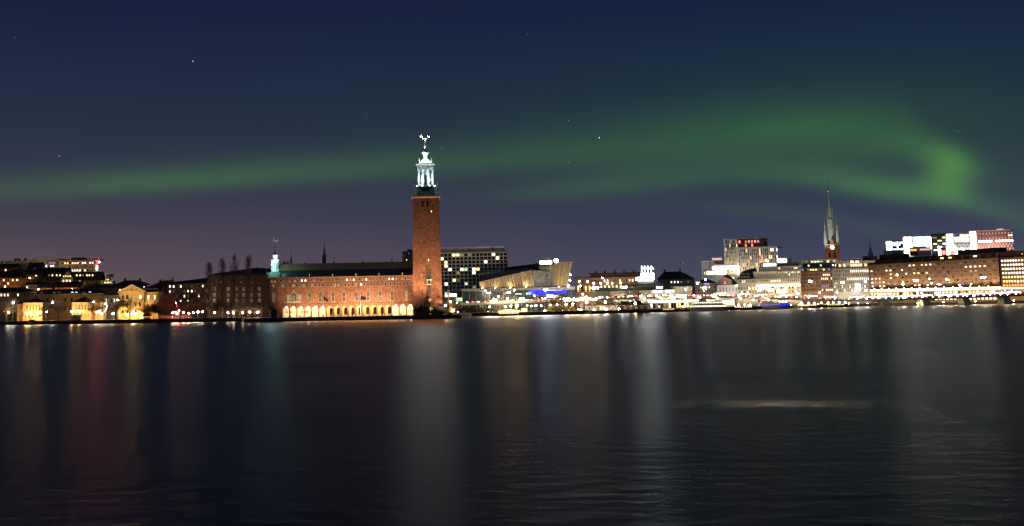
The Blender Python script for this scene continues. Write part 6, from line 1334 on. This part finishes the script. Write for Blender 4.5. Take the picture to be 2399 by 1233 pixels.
quay = [(1099.5, 720.5, 'lamp_warm', .4), (1147, 719, 'lamp_warm', .45), (1184.6, 719, 'lamp_white', .5), (1044, 716.5, 'lamp_sodium', .4), (1055, 707, 'lamp_white', .42), (1197, 717, 'lamp_warm', .45), (1326, 713, 'lamp_white', .5), (1342, 713, 'lamp_warm', .5), (1374, 708, 'lamp_white', .7), (1418, 708, 'lamp_white', .6), (1392, 726, 'lamp_warm', .4), (1420, 725, 'lamp_white', .5), (1450, 724, 'lamp_white', .45), (1488, 711, 'lamp_warm', .55), (1235, 716, 'lamp_white', .4), (1245, 717, 'lamp_warm', .4), (1256, 716.5, 'lamp_white', .4), (1268, 716.5, 'lamp_white', .4), (1290, 715, 'lamp_white', .35), (1305, 714.5, 'lamp_white', .35),
        (1730, 715.5, 'lamp_warm', .5), (1745, 714.5, 'lamp_white', .55), (1757, 715, 'lamp_white', .45), (1877.5, 711, 'lamp_warm', .55), (1894.6, 711, 'lamp_white', .5), (1908, 711, 'lamp_warm', .5), (1924, 710, 'lamp_warm', .45), (1940, 710, 'lamp_white', .45), (1952, 709.5, 'lamp_warm', .4), (1966, 709, 'lamp_warm', .4), (1980, 708.5, 'lamp_white', .4), (1600, 718, 'lamp_white', .5), (1527, 716, 'lamp_white', .4)]
for px, py, m, r in quay: street_lamp(px, py, quayD(px), m, 'small %s quay lamp near the water on the right shore' % {'lamp_warm': 'warm', 'lamp_white': 'white', 'lamp_sodium': 'orange'}[m], 'quay lamps on the right shore', r)
street_lamp(1211, 717.5, 954, 'lamp_sodium', 'brilliant orange quay lamp beside the white domed boat', None, .75)
for px, py, D in ((1336, 643.5, 1090), (1335, 656.6, 1088), (1332, 669, 1086), (1376.5, 660, 1105), (1407, 664, 1100), (1422.5, 664, 1100), (1434, 664, 1100), (1454.6, 663, 1095), (1411, 651.5, 1105)):
    street_lamp(px, py, D, 'lamp_white', 'tall mast lamp in front of the orange brick building', 'mast lamps before the orange building', .45)
for px, py in ((2060, 690), (2150, 688), (2200, 686), (2240, 686), (2290, 684), (2325, 683), (2370, 682), (2085, 689), (2120, 688)):
    street_lamp(px, py, 1190, 'lamp_warm', 'warm street lamp behind the bridge below the glowing canopy', 'lamps below the hotel canopy', .5)
for px, py in ((2150, 711), (2210, 708), (2285, 706), (2375, 704)):
    x, z = P(px, py, 1163); o = thing('bulkhead_lamp', 'small lamp glowing under the right bridge beside a pier', 'lamp', (x, 1163, z), 0, 'lamps under the bridge')
    obj('lamp_globe', lamp_head(.4, 'lamp_warm'), o); obj('bracket', MB().tube((0, 0, .3), (0, 0, 3.2), .06, .06, 4).mesh('bracket', 'metal_dark'), o)

# ------------------------------------------------------------------ bushes
_bm = {}
def bush(px, py, D, wpx, hpx, m, lab, grp=None, seed=1, name='bush', z0=GZ):
    k = (seed, m)
    if k not in _bm:
        rr_ = random.Random(seed); fb, sb_ = MB(), MB()
        for i in range(420):
            a, el, r = rr_.uniform(0, 6.283), math.asin(rr_.uniform(0, 1)), rr_.uniform(.55, 1.0)*(1+.22*math.sin(3*rr_.random()*6))
            p = Vector((r*math.cos(a)*math.cos(el), r*math.sin(a)*math.cos(el), .12+r*math.sin(el))); u_ = Vector((rr_.uniform(-1, 1), rr_.uniform(-1, 1), rr_.uniform(-1, 1))).normalized(); w_ = u_.orthogonal().normalized(); s_ = rr_.uniform(.05, .11)
            fb.add([p-u_*s_, p+w_*s_*.6, p+u_*s_, p-w_*s_*.6], [(0, 1, 2, 3)])
        for i in range(14):
            a = rr_.uniform(0, 6.28); sb_.tube((0, 0, 0), (.7*math.cos(a), .7*math.sin(a), rr_.uniform(.5, .9)), .03, .012, 3)
        _bm[k] = (fb.mesh('foliage', m), sb_.mesh('stems', 'bark'))
    x, z = P(px, py, D); s_ = D/3300; o = thing(name, lab, 'bush', (x, D, z0), R.uniform(0, 6), grp); o.scale = (wpx/2*s_, wpx/2*s_, hpx*s_/1.05)
    obj('foliage', _bm[k][0], o); obj('stems', _bm[k][1], o)
for i, (px, w_, h_) in enumerate([(974, 16, 22), (986, 18, 24), (999, 18, 22), (1012, 16, 23), (1025, 18, 22), (1037, 16, 21), (1058, 20, 15)]):
    bush(px, 735, 850+(i % 3), w_, h_, 'bush', 'dark leafy bush at the foot of the brick tower', 'bushes at the tower foot', 1+i % 3)
for i, (px, D, w_, h_, yb) in enumerate([(1083, 956, 26, 12, 0), (1105, 957, 28, 13, 0), (1128, 956, 26, 13, 0), (1150, 957, 24, 12, 0)]): bush(px, 735, D, w_, h_, 'bush', 'dark bush on the embankment between the tower and the domed boat', 'dark embankment bushes', 4+i % 2)
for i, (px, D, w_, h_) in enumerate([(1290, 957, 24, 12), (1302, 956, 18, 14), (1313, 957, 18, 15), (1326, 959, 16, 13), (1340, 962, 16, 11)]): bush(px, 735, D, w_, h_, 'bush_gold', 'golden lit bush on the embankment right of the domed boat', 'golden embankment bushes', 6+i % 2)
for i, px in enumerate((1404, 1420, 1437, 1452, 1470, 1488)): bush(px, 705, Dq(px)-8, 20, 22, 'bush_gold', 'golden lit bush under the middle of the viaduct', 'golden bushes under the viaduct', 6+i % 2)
for px, yt, D, sd, lab in [(1270, 690, 972, 33, 'bare tree in front of the blue lit congress glass, left one'), (1306, 690, 974, 34, 'bare tree in front of the blue lit congress glass, right one'), (1487, 668, 1060, 35, 'dark bare tree between the orange building and the green hall'), (1066, 700, 905, 36, 'bare tree just right of the brick tower')]:
    place_tree('bare_tree', px, 720, yt, D, sd, lab)
# statue column beside the tower
x, z = P(1050, 680, 856); o = thing('statue_column', 'tall dark column with a statue on top right of the brick tower', 'monument', (x, 856, GZ)); hh = z-GZ
obj('base', MB().box(-1.1, 1.1, -1.1, 1.1, 0, .6).box(-.8, .8, -.8, .8, .603, 1.4).mesh('base', 'granite'), o); obj('shaft', MB().lathe(0, 0, [(.55, 1.4), (.4, hh-.6), (.7, hh-.2), (.7, hh)], 10).mesh('shaft', 'granite_dark'), o); obj('statue', figure(2.3, 'copper_dark'), o, (0, 0, hh))

# ------------------------------------------------------------------ quay buildings and boats
b = Bld('boathouse', 'dark pavilion with an upswept roof on the quay in the middle of the right shore', 'pavilion', 1451, 991, 1516, 996, 718, z0=GZ, depth=8, wall='brick_dark')
zr_ = b.uz(1484, 707)[1]
b.part('roof', MB().add([(-2.2, -1.6, b.H+.6), (b.Lx+2.2, -1.6, b.H+.6), (b.Lx+2.2, 9.6, b.H+.6), (-2.2, 9.6, b.H+.6), (2.2, 2.2, b.H+1.6), (b.Lx-2.2, 2.2, b.H+1.6), (b.Lx-2.2, 5.8, b.H+1.6), (2.2, 5.8, b.H+1.6), (3.2, 4, zr_+.5), (b.Lx-3.2, 4, zr_+.5), (b.Lx/2, 4, zr_)], [(0, 1, 5, 4), (1, 2, 6, 5), (2, 3, 7, 6), (3, 0, 4, 7), (4, 5, 9, 10, 8), (5, 6, 9), (6, 7, 8, 10, 9), (7, 4, 8), (3, 2, 1, 0)]), 'roof_dark')
b.grid(1, b.Lx-1, .6, b.H-.4, 9, 1, .7, .8, lambda r, c: ('glass_dark', 'lit_dim', 'glass_dark', 'lit_faint')[c % 4], 'brick_brown')
for k in range(6): u = -1+k*(b.Lx+2)/5; b.part('post', MB().tube((u, -1.3, 0), (u, -1.3, b.H+.6), .12, .12, 5), 'brick_brown')
b = Bld('ferry_terminal', 'long low ferry terminal with a blazing white roof fascia and lit glass front', 'building', 1521, 1018, 1632, 1050, 709, z0=GZ, depth=9, wall='concrete_light')
b.box('fascia', -.8, b.Lx+.8, -1.4, -.02, b.H-.2, b.uz(1521, 704.5)[1], 'lit_white'); b.box('roof', -.8, b.Lx+.8, -1.4, 9.4, b.uz(1521, 704.5)[1]+.003, b.uz(1521, 704.5)[1]+.25, 'roof_grey')
b.grid(.6, b.Lx-.6, .3, b.H-.4, 18, 1, .82, .86, lits(.75, ['lit_yellow', 'lit_dim', 'lit_warm'], 91), 'metal_dark')
for k in range(9): u = k*b.Lx/8; b.part('post', MB().tube((u, -1.2, 0), (u, -1.2, b.H-.2), .1, .1, 5), 'metal_dark')
b = Bld('quay_shed', 'row of small white sheds with lit doors left of the dark pavilion', 'shed', 1376, 985, 1446, 989, 717, z0=GZ, depth=5, wall='white_plaster')
for k in range(5): u0 = k*b.Lx/5; b.gable(1.1, 'roof_red', .15, u0=u0+.2, u1=u0+b.Lx/5-.2, along='v')
b.grid(.2, b.Lx-.2, .2, b.H-.3, 10, 1, .5, .75, lits(.6, ['lit_warm', 'lit_white', 'lit_dim'], 93), 'white_plaster')
b = Bld('kiosk', 'small lit white kiosk next to the brilliant orange lamp', 'kiosk', 1222, 957, 1235, 957, 723, z0=GZ, depth=4, wall='white_plaster')
b.hip(1, 'roof_red', .3); b.grid(.3, b.Lx-.3, .6, b.H-.5, 2, 1, .7, .7, 'lit_pink', 'white_plaster')
for px0, px1, ya, lab in ((1660, 1676, 700, 'small lit white hut under the viaduct left of the excursion ship'), (1690, 1712, 701, 'lit booth with a dark roof under the viaduct'), (1822, 1846, 702.5, 'lit booth behind the purple lit boat')):
    D = Dq((px0+px1)/2)-6; b = Bld('booth', lab, 'kiosk', px0, D, px1, D, ya, z0=GZ, depth=3, wall='white_plaster'); b.box('roof', -.4, b.Lx+.4, -.6, 3.3, b.H+.003, b.H+.3, 'roof_dark'); b.grid(.3, b.Lx-.3, .8, b.H-.3, 3, 1, .8, .8, 'lit_white', 'white_plaster')

def boat(lab, px0, px1, D, hull_h, m_hull, cabins, m_cab='hull_white', name='boat', mast=0, ang=0, top=None, pane=None, beam=4.5, glow=None):
    """moored boat along x: lofted hull, cabins (from, to, height, window count), mast"""
    x0 = P(px0, 725, D)[0]; x1 = P(px1, 725, D)[0]; Lb = x1-x0
    o = thing(name, lab, 'boat', (x0, D, 0), ang); vs = []; n = 9; fs = []
    for i in range(n):
        t_ = i/(n-1); w_ = beam/2*(1-abs(2*t_-1)**3.2*.95); sh = hull_h*(1+.35*(2*t_-1)**2); ov = (2*t_-1)*(.5)
        for yy, zz_, k in ((-w_, sh, 1), (-w_*.8, .2, 0), (0, -.5, 0), (w_*.8, .2, 0), (w_, sh, 1)): vs.append((t_*Lb+(ov if k else 0), yy, zz_))
    for i in range(n-1):
        for k in range(4): fs.append((5*i+k, 5*i+k+1, 5*i+6+k, 5*i+5+k))
        fs.append((5*i, 5*i+5, 5*i+9, 5*i+4))
    fs += [(0, 1, 2, 3, 4), tuple(5*(n-1)+k for k in (4, 3, 2, 1, 0))]
    obj('hull', MB().add(vs, fs).mesh('hull', m_hull), o)
    z = hull_h*.92
    for (a, c_, hh, nw) in cabins:
        obj('cabin', MB().frus((a+c_)/2*Lb, 0, z, z+hh, (c_-a)/2*Lb, beam*.36, (c_-a)/2*Lb-.3, beam*.32).mesh('cabin', m_cab), o)
        obj('cabin_roof', MB().box(a*Lb-.2, c_*Lb+.2, -beam*.38, beam*.38, z+hh+.003, z+hh+.15).mesh('cabin_roof', m_cab), o)
        for k in range(nw):
            u = a*Lb+(k+.5)*(c_-a)*Lb/nw; w_ = (c_-a)*Lb/nw*.72
            obj('window', win_mesh(w_, hh*.5, pane(k) if pane else 'lit_warm', 'metal_dark'), o, (u, -beam*.352, z+hh*.35))
        z += hh+.16
    if mast: obj('mast', MB().tube((Lb*.45, 0, z-.2), (Lb*.45, 0, z+mast), .09, .05, 5).tube((Lb*.38, 0, z+mast*.6), (Lb*.52, 0, z+mast*.6), .05, .05, 4).mesh('mast', 'metal_dark'), o)
    obj('rail', MB().box(.4, Lb-.4, -beam*.44, -beam*.42, hull_h*1.0+.6, hull_h*1.0+.68).mesh('rail', 'metal_grey'), o)
    if glow: obj('deck_lamp', lamp_head(.35, glow), o, (Lb*.5, -.2, z+.6))
    return o, Lb
boat('small grey motor boat with a white cabin before the left villa', 63, 88, 914, 1.5, 'hull_white', [(.3, .8, 1.6, 3)], 'concrete_light', pane=lambda k: 'glass_dark')
o, Lb = boat('low boat under a broad white lit dome canopy right of the tower', 1165, 1218, 942, 1.0, 'hull_dark', [(.06, .94, 1.2, 8)], 'cream_plaster', pane=lambda k: 'lit_white' if k % 3 else 'lit_warm')
ds = MB(); n = 12
for i in range(n):
    a0_, a1_ = math.pi*i/n, math.pi*(i+1)/n; c_ = Lb/2; r0 = Lb*.50
    ds.add([(c_-r0*math.cos(a0_), -2.2, 2.3+1.7*math.sin(a0_)), (c_-r0*math.cos(a1_), -2.2, 2.3+1.7*math.sin(a1_)), (c_-r0*math.cos(a1_), 2.2, 2.3+1.7*math.sin(a1_)), (c_-r0*math.cos(a0_), 2.2, 2.3+1.7*math.sin(a0_))], [(0, 1, 2, 3)])
ds.add([(Lb/2-Lb*.5*math.cos(math.pi*i/n), -2.2, 2.3+1.7*math.sin(math.pi*i/n)) for i in range(n+1)], [tuple(range(n+1))])
obj('dome_canopy', ds.mesh('dome_canopy', 'lit_yellow'), o)
boat('large white excursion ship lit from end to end right of the ferry terminal', 1613, 1705, 1022, 2.2, 'hull_white', [(.04, .96, 2.4, 18), (.10, .88, 2.2, 14)], pane=lambda k: 'lit_white' if k % 5 else 'lit_warm', beam=8, glow='lamp_white')
o, Lb = boat('passenger boat glowing violet and blue along its side', 1776, 1851, 1088, 2.2, 'hull_white', [(.04, .97, 2.5, 12), (.1, .45, 1.6, 4)], pane=lambda k: 'lit_purple' if k < 8 else 'lit_blue', beam=7, mast=3)
boat('small white motor boat with a dark red stern before the ferry terminal', 1592, 1614, 1012, 1.5, 'hull_red', [(.1, .5, 1.5, 2)], pane=lambda k: 'lit_dim')
boat('dark red moored barge with small white cabins left of the pavilion', 1386, 1447, 975, 1.3, 'hull_red', [(.05, .35, 1.4, 4), (.6, .92, 1.2, 4)], pane=lambda k: 'lit_warm' if k % 2 else 'lit_dim')
boat('grey moored boat by the golden bushes', 1351, 1384, 963, 1.3, 'hull_white', [(.2, .85, 1.3, 4)], 'concrete', pane=lambda k: 'glass_dark')
boat('long dark moored boat under the row of warm lamps, left one', 1862, 1918, 1120, 1.4, 'hull_dark', [(.1, .9, 1.5, 9)], 'cream_plaster', pane=lambda k: 'lit_warm')
boat('long dark moored boat under the row of warm lamps, right one', 1922, 1982, 1140, 1.4, 'hull_dark', [(.08, .92, 1.5, 10)], 'cream_plaster', pane=lambda k: 'lit_warm' if k % 2 else 'lit_yellow')
boat('dark low moored boat between the white ship and the purple lit boat', 1712, 1770, 1062, 1.3, 'hull_dark', [(.15, .85, 1.5, 8)], 'brick_brown', pane=lambda k: 'lit_warm')
boat('black hulled tug moored in front of the dark pavilion', 1452, 1516, 984, 1.2, 'hull_dark', [(.3, .7, .9, 4)], 'brick_dark', pane=lambda k: 'glass_dark')
boat('white hulled boat with a cream deckhouse tied up before the ferry terminal', 1525, 1588, 1003, 1.3, 'hull_dark', [(.1, .86, 1.3, 8)], 'cream_plaster', pane=lambda k: 'lit_yellow')

# ------------------------------------------------------------------ tell look-alikes apart by their order from the left
bpy.context.view_layer.update()
same = {}
for o in sc.objects:
    if o.parent is None and 'label' in o: same.setdefault(o['label'], []).append(o)
for lab, os_ in same.items():
    if len(os_) < 2: continue
    os_.sort(key=lambda o: o.location.x/max(1, o.location.y))
    for i, o in enumerate(os_):
        k = i+1; sfx = 'th' if 10 < k % 100 < 14 else {1: 'st', 2: 'nd', 3: 'rd'}.get(k % 10, 'th')
        o['label'] = '%s, %d%s from the left' % (lab, k, sfx)
